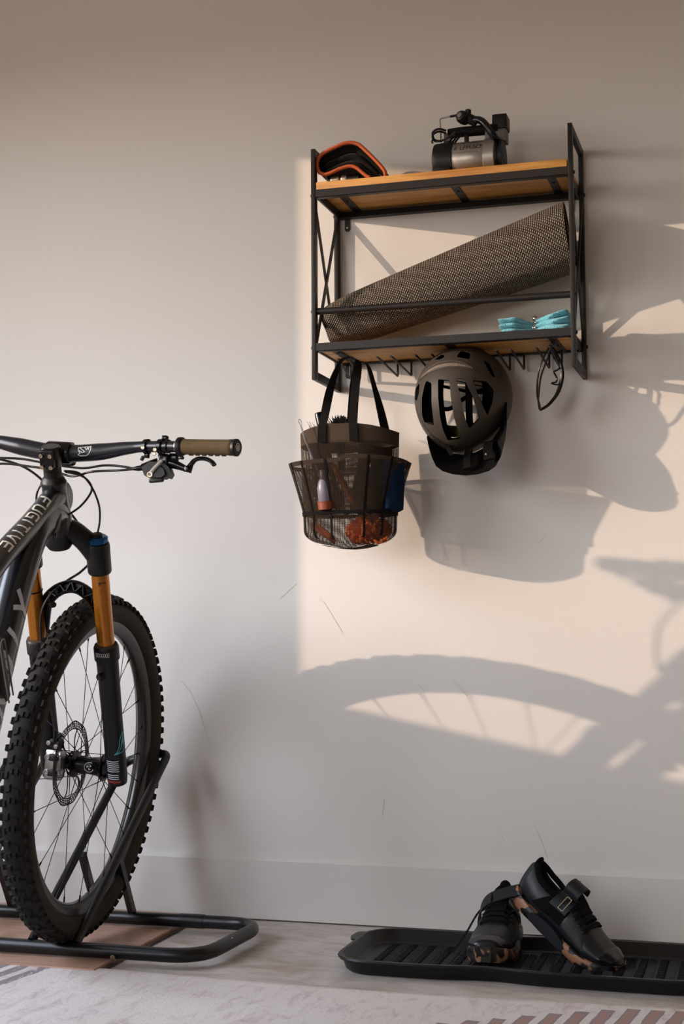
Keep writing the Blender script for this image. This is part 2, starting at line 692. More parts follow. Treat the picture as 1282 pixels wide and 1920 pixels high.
GL = {
    'F': [[(0, 0), (0, 1), (.7, 1)], [(0, .5), (.55, .5)]],
    'U': [[(0, 1), (0, .15), (.15, 0), (.55, 0), (.7, .15), (.7, 1)]],
    'G': [[(.7, 1), (.15, 1), (0, .85), (0, .15), (.15, 0), (.7, 0), (.7, .5), (.4, .5)]],
    'I': [[(.1, 0), (.1, 1)]],
    'T': [[(0, 1), (.7, 1)], [(.35, 0), (.35, 1)]],
    'V': [[(0, 1), (.33, 0), (.7, 1)]],
    'E': [[(.7, 1), (0, 1), (0, 0), (.7, 0)], [(0, .5), (.6, .5)]],
    'K': [[(0, 0), (0, 1)], [(.7, 1), (.05, .5), (.7, 0)]],
    'N': [[(0, 0), (0, 1), (.7, 0), (.7, 1)]],
    'O': [[(.2, 0), (0, .2), (0, .8), (.2, 1), (.5, 1), (.7, .8), (.7, .2), (.5, 0), (.2, 0)]],
    'L': [[(0, 1), (0, 0), (.7, 0)]],
    'Y': [[(0, 1), (.35, .5), (.7, 1)], [(.35, .5), (.35, 0)]],
    'P': [[(0, 0), (0, 1), (.55, 1), (.7, .85), (.7, .6), (.55, .45), (0, .45)]],
    'S': [[(.7, 1), (.15, 1), (0, .85), (0, .65), (.15, .5), (.55, .5), (.7, .35), (.7, .15), (.55, 0), (0, 0)]],
    'C': [[(.7, 1), (.15, 1), (0, .85), (0, .15), (.15, 0), (.7, 0)]],
    ' ': [],
}


def text_strips(txt, size, thick, gap=0.3, slant=0.0, sub=4, mapf=None, mb=None):
    """stroke lettering: flat quads, mapped by mapf(u,v) -> Vector"""
    mb = mb or MB()
    x0 = 0.0
    for ch in txt:
        w = 0.2 if ch == 'I' else 0.7
        for line in GL[ch]:
            mapped = [((x0 + px + slant * py) * size, py * size) for px, py in line]
            strip(mb, mapped, thick, sub, mapf)
        x0 += w + gap
    return mb, (x0 - gap) * size


def strip(mb, line, thick, sub=4, mapf=None):
    mapf = mapf or (lambda u, v: Vector((u, v, 0)))
    h = thick / 2
    for (a, b) in zip(line[:-1], line[1:]):
        dx, dy = b[0] - a[0], b[1] - a[1]
        L = sqrt(dx * dx + dy * dy)
        if L < 1e-9:
            continue
        tx, ty = dx / L, dy / L
        a2 = (a[0] - tx * h * 0.9, a[1] - ty * h * 0.9)
        b2 = (b[0] + tx * h * 0.9, b[1] + ty * h * 0.9)
        vs_ = []
        for k in range(sub + 1):
            t = k / sub
            cx, cy_ = a2[0] + (b2[0] - a2[0]) * t, a2[1] + (b2[1] - a2[1]) * t
            for q in (-h, 0, h):
                vs_.append(mapf(cx - ty * q, cy_ + tx * q))
        fs = []
        for k in range(sub):
            o = k * 3
            fs += [[o, o + 1, o + 4, o + 3], [o + 1, o + 2, o + 5, o + 4]]
        mb.add(vs_, fs)


# ------------------------------------------------------------------ room
def struct(o):
    o['kind'] = 'structure'
    return o


X0, X1, Y0, ZC = XL, 1.9, -4.7, 2.75
wall_back = struct(MB().bb(X0, X1, 0, 0.12, 0, ZC).build('wall_back', 'wall', smooth=0))
struct(MB().bb(X0 - 0.3, X1 + 0.3, Y0, 0.12, -0.1, 0).build('floor', 'floor', smooth=0))
struct(MB().bb(X0, X1, Y0, 0.12, ZC, ZC + 0.1).build('ceiling', 'ceil', smooth=0))
struct(MB().bb(X1, X1 + 0.12, Y0, 0.12, 0, ZC).build('wall_right', 'dark_wall', smooth=0))
wq = MB()
wq.bb(X0, FX0, Y0 - 0.12, Y0, 0, ZC)
wq.bb(FX1, X1, Y0 - 0.12, Y0, 0, ZC)
wq.bb(FX0, FX1, Y0 - 0.12, Y0, 0, FZ0)
wq.bb(FX0, FX1, Y0 - 0.12, Y0, FZ1, ZC)
struct(wq.build('wall_front', 'dim', smooth=0))
wq = MB()
for a in ((FX0 - .05, FX0, FZ0 - .05, FZ1 + .05), (FX1, FX1 + .05, FZ0 - .05, FZ1 + .05), (FX0, FX1, FZ0 - .05, FZ0), (FX0, FX1, FZ1, FZ1 + .05)):
    wq.bb(a[0], a[1], Y0, Y0 + .02, a[2], a[3])
struct(wq.build('added_fill_window', 'trim', smooth=0))  # frame round the unseen opening that was added for frontal fill
wl = MB()
wl.bb(X0 - 0.10, X0, Y0, WY0 - 0.04, 0, ZC)
wl.bb(X0 - 0.10, X0, WY1 + 0.04, 0.12, 0, ZC)
wl.bb(X0 - 0.10, X0, WY0 - 0.04, WY1 + 0.04, 0, WZ0 - 0.04)
wl.bb(X0 - 0.10, X0, WY0 - 0.04, WY1 + 0.04, WZ1 + 0.04, ZC)
struct(wl.build('wall_left', 'wall', smooth=0))
wf = MB()
for a in ((WY0 - 0.04, WY0, WZ0 - 0.04, WZ1 + 0.04), (WY1, WY1 + 0.04, WZ0 - 0.04, WZ1 + 0.04), (WY0, WY1, WZ0 - 0.04, WZ0), (WY0, WY1, WZ1, WZ1 + 0.04)):
    wf.bb(X0 - 0.04, X0, *a)
struct(wf.build('window_1', 'trim', smooth=0))
bbp = [(0.0, 0.004), (-0.015, 0.004), (-0.015, 0.1405), (-0.004, 0.1475), (0.0, 0.1475)]
bm_ = MB()
bm_.loft([[Vector((x, y, z)) for y, z in bbp] for x in (X0, X1)])
struct(bm_.build('baseboard_back', 'trim', smooth=0))
sc_ = MB()
for ln in ([(-1.043, .762), (-1.03, .754), (-1.0, .707), (-.985, .682)], [(-1.40, .565), (-1.375, .54), (-1.35, .49), (-1.32, .40)],
           [(-.62, .235), (-.60, .205)], [(-.885, .29), (-.89, .255)], [(-.50, .90), (-.515, .885)], [(-1.10, .80), (-1.14, .765)],
           [(-.72, .575), (-.70, .553), (-.685, .535)], [(-.80, .56), (-.785, .547)], [(-.53, .24), (-.515, .205), (-.505, .175)]):
    strip(sc_, ln, 0.0013, 3, lambda u, v: Vector((u, -0.0006, v)))
sc_.build('scuff', 'scuff', wall_back, 0, kind='stuff')

# ------------------------------------------------------------------ wall shelf
shelf = thing('wall_shelf', 'black metal and wood wall shelf with two tiers and X-braced sides', 'shelf', (-0.695, 0, 1.259))


def L(o):      # shelf-local point
    return (o[0] + 0.695, o[1], o[2] - 1.259)


def shift(mb, root):
    m = Matrix.Translation(-Vector(root.location))
    return mb.xform(m)


ZB, ZT, YF = 1.259, 1.796, -0.202
for side, xo in (('l', -0.995), ('r', -0.405)):
    mb = MB()
    mb.bb(xo, xo + .010, YF, YF + .019, ZB, ZT, .0008)
    mb.bb(xo, xo + .010, -.020, -.001, ZB, ZT, .0008)
    for z0, z1 in ((ZB, ZB + .019), (ZT - .019, ZT)):
        mb.bb(xo, xo + .010, YF + .019, -.020, z0, z1, .0008)
    fr = shift(mb, shelf).build('side_frame', 'steel', shelf, 30)
    xm = xo + .005
    for a, b, dx in (((YF + .015), -.012, -.0015), (-.012, (YF + .015), .0015)):
        t = MB()
        p0, p1 = Vector((xm + dx, a, 1.683)), Vector((xm + dx, b, 1.341))
        t.tube([p0, p1], (1, 1), cap=True, up=(1, 0, 0), prof=[(-.0045, -.0022), (.0045, -.0022), (.0045, .0022), (-.0045, .0022)])
        shift(t, shelf).build('brace', 'steel', fr, 30)
    ox = xo if side == 'l' else xo + .010
    sg = -1 if side == 'l' else 1
    for yb in (YF + .010, -.011):
        for zb in (1.688, 1.417, 1.333):
            if zb == 1.417 and yb > -.1:
                continue
            t = MB().lathe([(.0045, 0), (.0045, .002), (.003, .0035), (.0005, .004)], axis_mat((ox, yb, zb), (sg, 0, 0)), 12)
            shift(t, shelf).build('bolt', 'steel', fr)

for z0, zb0, zb1 in ((1.6805, 1.6995, 1.717), (1.3235, 1.3262, 1.3405)):
    mb = MB()
    z1 = z0 + .0190
    mb.bb(-.985, -.405, YF + .001, YF + .003, z0, z1)
    mb.bb(-.985, -.405, YF + .001, YF + .016, z0, z0 + .002)
    mb.bb(-.985, -.405, -.004, -.002, z0, z1)
    mb.bb(-.985, -.405, -.020, -.002, z0, z0 + .002)
    for xa in (-.985, -.4095):
        mb.bb(xa, xa + .0045, YF + .003, -.004, z0, z1)
    fr = shift(mb, shelf).build('shelf_frame', 'steel', shelf, 0)
    for xs in ((-.938, -.672, -.452) if z0 > 1.5 else (-.942, -.680, -.448)):
        t = MB().bb(xs - .009, xs + .009, YF + .004, -.005, zb0 - .003, zb0 - .0005)
        shift(t, shelf).build('cross_slat', 'steel', fr, 0)
        for ys in (-.17, -.10, -.04):
            t = MB().lathe([(.0035, 0), (.003, -.0015), (.0004, -.002)], Matrix.Translation((xs + .001, ys, zb0 - .003)), 10)
            shift(t, shelf).build('screw', 'blackmatte', fr)
    mb = MB()
    xa, xb = (-.9835, -.4075) if z0 > 1.5 else (-.980, -.410)
    ya = YF + .0015 if z0 > 1.5 else YF + .004
    mb.bb(xa, xb, ya, -.006, zb0, zb1, .0012)
    shift(mb, shelf).build('shelf_board', 'wood', shelf, 30)
t = MB().tube([(-.985, -.190, 1.4178), (-.405, -.190, 1.4178)], .0078, 16)
shift(t, shelf).build('towel_bar', 'steel', shelf)
for bx, bz0, bz1 in ((-.966, 1.652, 1.684), (-.424, 1.652, 1.684), (-.966, 1.292, 1.325), (-.424, 1.292, 1.325)):
    mb = MB()
    mb.prism([(bx - .0065, bz1), (bx - .0065, bz0 + .004), (bx - .004, bz0), (bx + .004, bz0), (bx + .0065, bz0 + .004), (bx + .0065, bz1)], 0.0005, 0.003,
             basis((1, 0, 0), (0, 0, 1), (0, -1, 0)))
    br = shift(mb, shelf).build('mounting_bracket', 'steel', shelf, 0)
    t = MB().lathe([(.0036, 0), (.0034, .0012), (.002, .0022), (.0003, .0024)], axis_mat((bx, -.003, bz0 + .009), (0, -1, 0)), 14)
    shift(t, shelf).build('screw', 'screw', br)

# double wire hooks hung under the lower tier
HK = [(-.941, -.917, 'black wire double hook under the mesh tote, first from the left', -.014),
      (-.850, -.817, 'black wire double hook between the mesh tote and the helmet', .012),
      (-.761, -.724, 'black wire double hook half behind the left of the helmet', .010),
      (-.576, -.543, 'empty black wire double hook between helmet and sunglasses', .006),
      (-.486, -.457, 'black wire double hook that carries the sunglasses', .007)]
for x1, x2, lab, off in HK:
    zt, zc = 1.308, 1.287
    pts = [(x1, -.167, zt + .001), (x1 + off * .1, -.155, zt), (x1 + off, -.022, zc), (x1 + off, -.0215, 1.3215), (x2 + off, -.0215, 1.3215), (x2 + off, -.022, zc), (x2 + off * .1, -.155, zt), (x2, -.167, zt + .001)]
    hk = MB().tube(fillet(pts, .004, 4), .0026, 8).build('double_hook', 'steel')
    tag(hk, lab, 'hook', 'double hooks under the shelf')

# ------------------------------------------------------------------ rolled mat
def roll_mat():
    root = thing('rolled_mat', 'rolled dark woven rubber mat leaning across the shelf behind the bar', 'mat', (-.70, -.11, 1.342))
    A = Vector((-.984, -.098, 1.396))
    B = Vector((-.4195, -.098, 1.567))
    ax = (B - A)
    Ln = ax.length
    ax.normalize()
    upv = Vector((0, -0.18, 1))
    upv = (upv - ax * upv.dot(ax)).normalized()
    sd_ = ax.cross(upv)
    if sd_.y > 0:
        sd_ = -sd_
    N, K = 40, 72
    rings, us = [], []
    for i in range(N + 1):
        t = i / N
        c = A + ax * (Ln * t)
        rv = .053 + .025 * (t ** .8)
        rd = .060 + .0145 * t
        if t < .14:
            q = 1 - t / .14
            rv *= 1 - .12 * q * q
            rd *= 1 - .12 * q * q
        ring = []
        for k in range(K):
            a = 2 * pi * k / K
            flap = 1.0
            # outer edge of the sheet lies along the lower front of the roll
            d = (a - radians(318)) % (2 * pi)
            flap = 1.0 + .035 * (1 - min(1, d / (2 * pi)))
            cr = 0.0
            if t < .2:
                cr = .18 * (1 - t / .2) * math.exp(-((a - radians(352) + 2 * pi * (a < pi)) / .30) ** 2)
            ca_, sa_ = cos(a), sin(a)
            ring.append(c + sd_ * (rd * math.copysign(abs(ca_) ** .86, ca_) * (flap - cr)) + upv * (rv * math.copysign(abs(sa_) ** .94, sa_) * flap) + ax * (.20 * t * t * rv * sin(a)))
        rings.append(ring)
        us.append(Ln * t)
    vsn = [2 * pi * .066 * k / K for k in range(K + 1)]
    mb = MB()
    mb.loft(rings, cap=False, uv=(us, vsn))
    low = min(v.z for v in mb.v)
    shift(mb, root).build('sheet', 'woven', root, 60)
    # spiral layers visible at both ends
    for t, s_ in ((0.0, -1), (1.0, 1)):
        c = A + ax * (Ln * t)
        rv, rd = (.053 * .86, .058 * .88) if t == 0 else (.078, .074)
        e = MB()
        pr = []
        for k in range(150):
            a = 2 * pi * 3.2 * k / 150
            f = 0.95 - .22 * (a / (2 * pi))
            pr.append(c - ax * (s_ * .004) + sd_ * (rd * f * cos(a)) + upv * (rv * f * sin(a)))
        e.tube(pr, (.0045, .003), 6, up=tuple(ax))
        shift(e, root).build('inner_coil', 'blackmatte', root)
        e = MB().add([c - ax * (s_ * .012)] + [c - ax * (s_ * .012) + sd_ * (rd * .96 * cos(2 * pi * k / 40)) + upv * (rv * .96 * sin(2 * pi * k / 40)) for k in range(40)],
                     [[0, 1 + k, 1 + (k + 1) % 40] for k in range(40)])
        shift(e, root).build('core', 'blackmatte', root)
    return root


roll_mat()

# ------------------------------------------------------------------ folded pouch with orange binding + small cylinder
def pouch():
    root = thing('folded_pouch', 'folded black fabric pouch with orange binding at left end of top shelf', 'pouch', (-.90, -.12, 1.717))
    outer = [(-.978, 1.742), (-.984, 1.755), (-.984, 1.768), (-.977, 1.783), (-.962, 1.792), (-.943, 1.799), (-.922, 1.806), (-.902, 1.807), (-.885, 1.801), (-.868, 1.785), (-.850, 1.766), (-.832, 1.745), (-.822, 1.730), (-.822, 1.7195)]
    lower = [(-.978, 1.742), (-.966, 1.737), (-.950, 1.740), (-.930, 1.747), (-.907, 1.751), (-.892, 1.747), (-.880, 1.737), (-.868, 1.726), (-.858, 1.7195)]
    yf, yb = -.186, -.055
    op = smooth_path([(x, 0, z) for x, z in outer], 4)
    lp = smooth_path([(x, 0, z) for x, z in lower], 5)
    nlay = 3
    n = 40

    def res(path, n):
        d = [0]
        for a, b in zip(path[:-1], path[1:]):
            d.append(d[-1] + (b - a).length)
        o = []
        for i in range(n + 1):
            s_ = d[-1] * i / n
            j = max(k for k in range(len(d)) if d[k] <= s_ + 1e-9)
            j = min(j, len(path) - 2)
            t = (s_ - d[j]) / max(1e-9, d[j + 1] - d[j])
            o.append(path[j].lerp(path[j + 1], min(1, t)))
        return o
    po_, pl_ = res(op, n), res(lp, n)
    body = MB()
    for Lk in range(nlay):
        f0, f1 = Lk / nlay, (Lk + 1) / nlay
        ring_pts = []
        st = 3 if Lk == 0 else 5 + Lk
        rings = []
        for i in range(st, n + 1):
            a = pl_[i].lerp(po_[i], f0 + .02)
            b = pl_[i].lerp(po_[i], f1 - .02)
            yy = yf + .012 + .006 * ((Lk * 7) % 3)
            m = (a + b) / 2
            h = (b - a) / 2
            ring = []
            for k in range(10):
                an = 2 * pi * k / 10
                ring.append(m + h * sin(an) * (1.0 if abs(sin(an)) < .9 else .98) + Vector((0, yy - .008 * cos(an) if cos(an) > 0.1 else yb, 0)))
            rings.append(ring)
        body.loft(rings)
    body.build('fabric_layers', 'felt', None, 50)
    ob = bpy.data.objects['fabric_layers']
    ob.data.transform(Matrix.Translation(-Vector(root.location)))
    ob.parent = root
    # outer cloth shell (thin) carrying the binding
    sh = MB()
    rings = []
    for i in range(n + 1):
        p = po_[i]
        q = pl_[i]
        d = (p - q)
        d = d.normalized() if d.length > 1e-6 else Vector((0, 0, 1))
        rings.append([p + Vector((0, yf, 0)), p + Vector((0, yb, 0)), p + Vector((0, yb, 0)) - d * .002, p + Vector((0, yf, 0)) - d * .002])
    sh.loft(rings)
    rings = []
    for i in range(n + 1):
        p = pl_[i]
        rings.append([p + Vector((0, yf, 0)), p + Vector((0, yb, 0)), p + Vector((0, yb, .002)), p + Vector((0, yf, .002))])
    sh.loft(rings)
    shift(sh, root).build('shell', 'felt', root, 50)
    b1 = MB().tube([p + Vector((0, yf, 0)) for p in po_], (.0044, .0058), 8, up=(0, 1, 0))
    shift(b1, root).build('binding', 'trimorange', root, 60)
    b2 = MB().tube([p + Vector((0, yf, .001)) for p in pl_], (.0042, .0058), 8, up=(0, 1, 0))
    shift(b2, root).build('binding', 'trimorange', root, 60)


pouch()
cyl_root = thing('valve_adapter', 'small black cylinder with two silver bands tucked under the orange-edged pouch', 'adapter', (-.93, -.168, 1.717))
m_ = axis_mat((-.966, -.168, 1.7275), (1, 0, 0))
shift(MB().lathe([(.004, 0), (.0098, .003), (.0098, .078), (.006, .082)], m_, 20), cyl_root).build('body', 'blackgloss', cyl_root)
for a, b in ((.010, .031), (.036, .049)):
    shift(MB().lathe([(.0099, a), (.0104, a + .001), (.0104, b - .001), (.0099, b)], m_, 20), cyl_root).build('band', 'screw', cyl_root)
for k_, (ax_, ay_, lab) in enumerate(((-.555, -.16, 'tiny black nozzle standing on top shelf just right of the pump'), (-.521, -.155, 'tiny black nozzle lying on top shelf nearest the right frame'))):
    n_ = MB()
    if k_ == 0:
        n_.lathe([(.0035, 0), (.0035, .012), (.0022, .014), (.0022, .026), (.0008, .027)], Matrix.Translation((ax_, ay_, 1.717)), 12)
    else:
        n_.lathe([(.0008, 0), (.0045, .001), (.0045, .010), (.003, .012), (.0025, .026)], axis_mat((ax_, ay_, 1.7235), (.9, .3, .25)), 12)
    tag(n_.build('nozzle', 'black'), lab, 'nozzle', 'pump nozzles')

# ------------------------------------------------------------------ air pump
def pump():
    root = thing('air_pump', 'silver and black portable air compressor on the top wooden shelf', 'air pump', (-.64, -.12, 1.717))
    zc, yc, r = 1.761, -.118, .041

    def P(mb, n, m, label=None, sm=35):
        return shift(mb, root).build(n, m, root, sm, label)
    X = lambda x: axis_mat((x, yc, zc), (1, 0, 0), (0, 0, 1))
    # ribbed black end cap with flat foot
    mb = MB()
    mb.lathe([(.030, 0), (.042, .004), (.0435, .010), (.0435, .020)], X(-.722), 32)
    mb.lathe([(.0445, .020), (.0445, .047), (.0425, .048)], X(-.722), 32)
    mb.bb(-.720, -.676, yc - .040, yc + .040, 1.7175, 1.740, .004)
    P(mb, 'end_cap', 'black')
    mb = MB()
    mb.lathe([(.0405, 0), (.0415, .002), (.0415, .072), (.0405, .074)], X(-.676), 40)
    body = P(mb, 'cylinder', 'alu')
    mb = MB().lathe([(.0418, 0), (.0440, .002), (.0440, .025), (.0418, .027)], X(-.603), 40)
    P(mb, 'band', 'alu_light')
    mb = MB().lathe([(.041, 0), (.041, .005), (.0375, .006), (.0375, .010), (.040, .011), (.040, .016), (.034, .018)], X(-.577), 32)
    mb.bb(-.575, -.562, yc - .034, yc + .034, 1.7175, 1.735, .003)
    P(mb, 'front_cap', 'black')
    # lettering on the cylinder
    ra = .0417

    def mp(u, v):
        a = v / ra
        return Vector((-.668 + u, yc - ra * cos(a), zc + ra * sin(a)))
    tm, w = text_strips('II LFPUSCP', .0088, .0016, .16, .14, 5, lambda u, v: mp(u + .0, v + .0145))
    shift(tm, root).build('lettering', 'darkprint', body, 0)
    tm = MB()
    strip(tm, [(.001, .006), (.054, .0065)], .0006, 4, mp)
    shift(tm, root).build('lettering', 'darkprint', body, 0)
    # carry handle with two posts
    zh = 1.829
    mb = MB().tube(fillet([(-.688, yc, zh - .002), (-.66, yc, zh), (-.605, yc, zh - .001), (-.572, yc, zh)], .01), (.014, .0115), 14)
    P(mb, 'handle', 'blackmatte')
    for px_, w in ((-.690, .016), (-.596, .012)):
        P(MB().box((px_, yc, 1.812), (w, .020, .030), None, .002), 'handle_post', 'greyplast')
    P(MB().box((-.645, yc - .006, 1.806), (.010, .012, .026), None, .003), 'trigger', 'black')
    P(MB().box((-.568, yc + .01, 1.842), (.034, .044, .034), None, .003), 'gauge_box', 'black')
    P(MB().box((-.566, yc + .01, 1.811), (.024, .038, .029), None, .002), 'valve_block', 'greyplast')
    # bent wire bracket and clip
    mb = MB().tube(fillet([(-.704, yc - .01, 1.806), (-.706, yc - .01, 1.862), (-.676, yc - .01, 1.8655), (-.672, yc - .01, 1.866)], .005), .0019, 8)
    P(mb, 'wire_bracket', 'chrome')
    mb = MB().tube([(-.682, yc - .01, 1.8645), (-.655, yc - .012, 1.8655)], .003, 8)
    P(mb, 'clip', 'black')
    # air hose: chuck knob, shiny fold, coil
    mb = MB()
    mb.lathe([(.004, -.016), (.0125, -.014), (.0145, -.004), (.0145, .006), (.011, .013), (.005, .015)], axis_mat((-.648, -.150, 1.851), (-.35, -1, .15)), 14)
    mb.lathe([(.006, -.018), (.012, -.015), (.012, .014), (.006, .018)], axis_mat((-.632, -.142, 1.848), (1, .3, -.5)), 12)
    mb.lathe([(.005, 0), (.007, .002), (.007, .013), (.003, .015)], axis_mat((-.637, -.145, 1.856), (.1, -.2, 1)), 10)
    P(mb, 'air_chuck', 'black')
    mb = MB().lathe([(.006, 0), (.006, .003), (.0035, .004)], axis_mat((-.6515, -.164, 1.8525), (-.35, -1, .15)), 12)
    P(mb, 'chuck_face', 'greyplast')
    mb = MB().tube(smooth_path([(-.628, -.145, 1.845), (-.612, -.150, 1.842), (-.600, -.155, 1.833), (-.588, -.155, 1.817), (-.577, -.150, 1.800), (-.572, -.13, 1.795)], 5), [.007] * 2 + [.0085] * 24, 12)
    P(mb, 'hose', 'blackgloss')
    mb = MB()
    for off in (0, .006):
        mb.tube(smooth_path([(-.690, yc - .02, 1.829 - off), (-.705, yc - .03, 1.831 - off), (-.719, yc - .028, 1.825 - off), (-.719, yc - .015, 1.813 - off * .5), (-.703, yc - .02, 1.806), (-.685, yc - .03, 1.808), (-.665, yc - .035, 1.812 + off)], 6), .0026, 8)
    mb.tube(smooth_path([(-.719, yc - .02, 1.815), (-.721, yc - .03, 1.803), (-.716, yc - .045, 1.795)], 6), .002, 8)
    for x in (-.672, -.664, -.657):
        mb.tube([(x, yc - .012, 1.818), (x - .014, yc - .02, 1.797)], .0022, 8)
    P(mb, 'power_cord', 'black')


pump()

# ------------------------------------------------------------------ tied turquoise towel
def towel():
    root = thing('tied_towel', 'turquoise terry towel pinched by a silver ring on the lower shelf', 'towel', (-.492, -.13, 1.3405))
    xk = -.4925

    def lobe(x_end, z_end, z_mid, hz_end, hy, name, ph):
        mb = MB()
        rings = []
        n = 14
        for i in range(n + 1):
            t = i / n
            x = xk + (x_end - xk) * t
            z0_ = 1.3580 + (z_end - 1.3610) * .50
            z = z0_ + (z_end - z0_) * min(1, t * (2.2 if x_end < xk else 1.0))
            hz = .0055 + (hz_end - .0055) * min(1, t * 2.5)
            h = .024 + (hy - .024) * min(1, t * 1.8)
            if t > .93:
                hz *= .82
                h *= .96
            ring = []
            for k in range(20):
                a = 2 * pi * k / 20
                ca, sa = cos(a), sin(a)
                q = 1 + .05 * sin(9 * t + 3 * a + ph)
                ring.append(Vector((x, -.125 + h * (abs(ca) ** .7) * (1 if ca > 0 else -1) * q, z + hz * sa * q)))
            rings.append(ring)
        mb.loft(rings)
        shift(mb, root).build(name, 'terry', root, 60)
    for ze, hz, xe, ph in ((1.3482, .0078, -.562, 0), (1.3610, .0078, -.5665, 1), (1.3735, .0078, -.5675, 2)):
        lobe(xe, ze, ze, hz, .058, 'fold', ph)
    for ze, hz, xe, ph in ((1.3505, .0098, -.413, 3), (1.3680, .0094, -.4115, 4), (1.3835, .0088, -.4165, 5)):
        lobe(xe, ze, ze, hz, .058, 'fold', ph)
    mb = MB()
    for dx, ph in ((-.0025, 0), (.003, .4)):
        pts = []
        for k in range(24):
            a = 2 * pi * k / 24
            pts.append((xk + dx + .0025 * sin(a + ph), -.125 + .024 * cos(a), 1.3585 + .0165 * sin(a)))
        mb.tube(pts, .0024, 8, closed=True)
    mb.sphere((xk + .001, -.142, 1.379), (.0062, .0062, .0058))
    mb.sphere((xk + .004, -.150, 1.3685), (.0045, .004, .0045))
    shift(mb, root).build('silver_ring', 'chrome', root, 60, 'polished silver ring with a ball')


towel()


# ------------------------------------------------------------------ mesh tote bag
BC = Vector((-.915, -.168, 0))


def sup(a, b, ph, e=.80):
    c, s_ = cos(ph), sin(ph)
    return (a * (abs(c) ** e) * (1 if c >= 0 else -1), b * (abs(s_) ** e) * (1 if s_ >= 0 else -1))


def body_pt(ph, z):
    """tote body surface; ph=270deg is the front"""
    t = (1.14 - z) / .26
    a = .113 - .008 * t
    b = .078 - .006 * t
    if z < .905:
        q = (.905 - z) / .033
        k = sqrt(max(0.0, 1 - min(1, q) ** 2))
        a *= .55 + .45 * k
        b *= .45 + .55 * k
    x, y = sup(a, b, ph)
    front = max(0, -sin(ph))
    zz = z + ((.009 * front ** 1.5 - .004 * abs(cos(ph)) ** 3) * max(0, (z - 1.0) / .14) if z > 1.0 else 0) + .012 * abs(cos(ph)) * max(0, (1.0 - z) / .12)
    return Vector((BC.x + x, BC.y + y, zz))


def pocket_pt(ph, z):
    t = (1.07 - z) / .118
    t = min(1, max(0, t))
    s_ = 1 - t
    w = s_ ** 1.1
    a = .107 + .034 * w
    b = .076 + .022 * w
    x, y = sup(a, b, ph, .78)
    return Vector((BC.x + x, BC.y + y, z))


def pocket_top(ph):
    c, s_ = cos(ph), sin(ph)
    return 1.068 + .010 * max(0, -s_) * (1 if c > 0 else .2) - .003 * abs(c)


def net(mb, F, u0, u1, nu, v0f, v1f, nv, tw):
    """net threads: strips along u and v of the surface F(u, v)"""
    du = (u1 - u0) / nu

    def vz(u, t):
        return v0f(u) + (v1f(u) - v0f(u)) * t
    for j in range(nv + 1):
        vs_, fs = [], []
        for i in range(nu + 1):
            u = u0 + du * i
            z = vz(u, j / nv)
            vs_ += [F(u, z - tw / 2), F(u, z + tw / 2)]
        for i in range(nu):
            o = 2 * i
            fs.append([o, o + 2, o + 3, o + 1])
        mb.add(vs_, fs)
    for i in range(nu + 1):
        u = u0 + du * i
        vs_, fs = [], []
        for j in range(nv + 1):
            z = vz(u, j / nv)
            p = F(u, z)
            d = (F(u + .01, z) - F(u - .01, z))
            d = d.normalized() * tw / 2 if d.length > 1e-7 else Vector((tw / 2, 0, 0))
            vs_ += [p - d, p + d]
        for j in range(nv):
            o = 2 * j
            fs.append([o, o + 1, o + 3, o + 2])
        mb.add(vs_, fs)


def sheet(mb, F, us, z0f, z1f, nz=3, th=.0012, closed=True):
    ringsO, ringsI = [], []
    for j in range(nz + 1):
        t = j / nz
        ringsO.append([F(u, z0f(u) + (z1f(u) - z0f(u)) * t) for u in us])
    rings = ringsO + [[BC.xy.to_3d() * 0 + Vector((BC.x + (p.x - BC.x) * (1 - th / .1), BC.y + (p.y - BC.y) * (1 - th / .08), p.z)) for p in r] for r in reversed(ringsO)]
    mb.loft(rings, closed=True, wrap=closed)


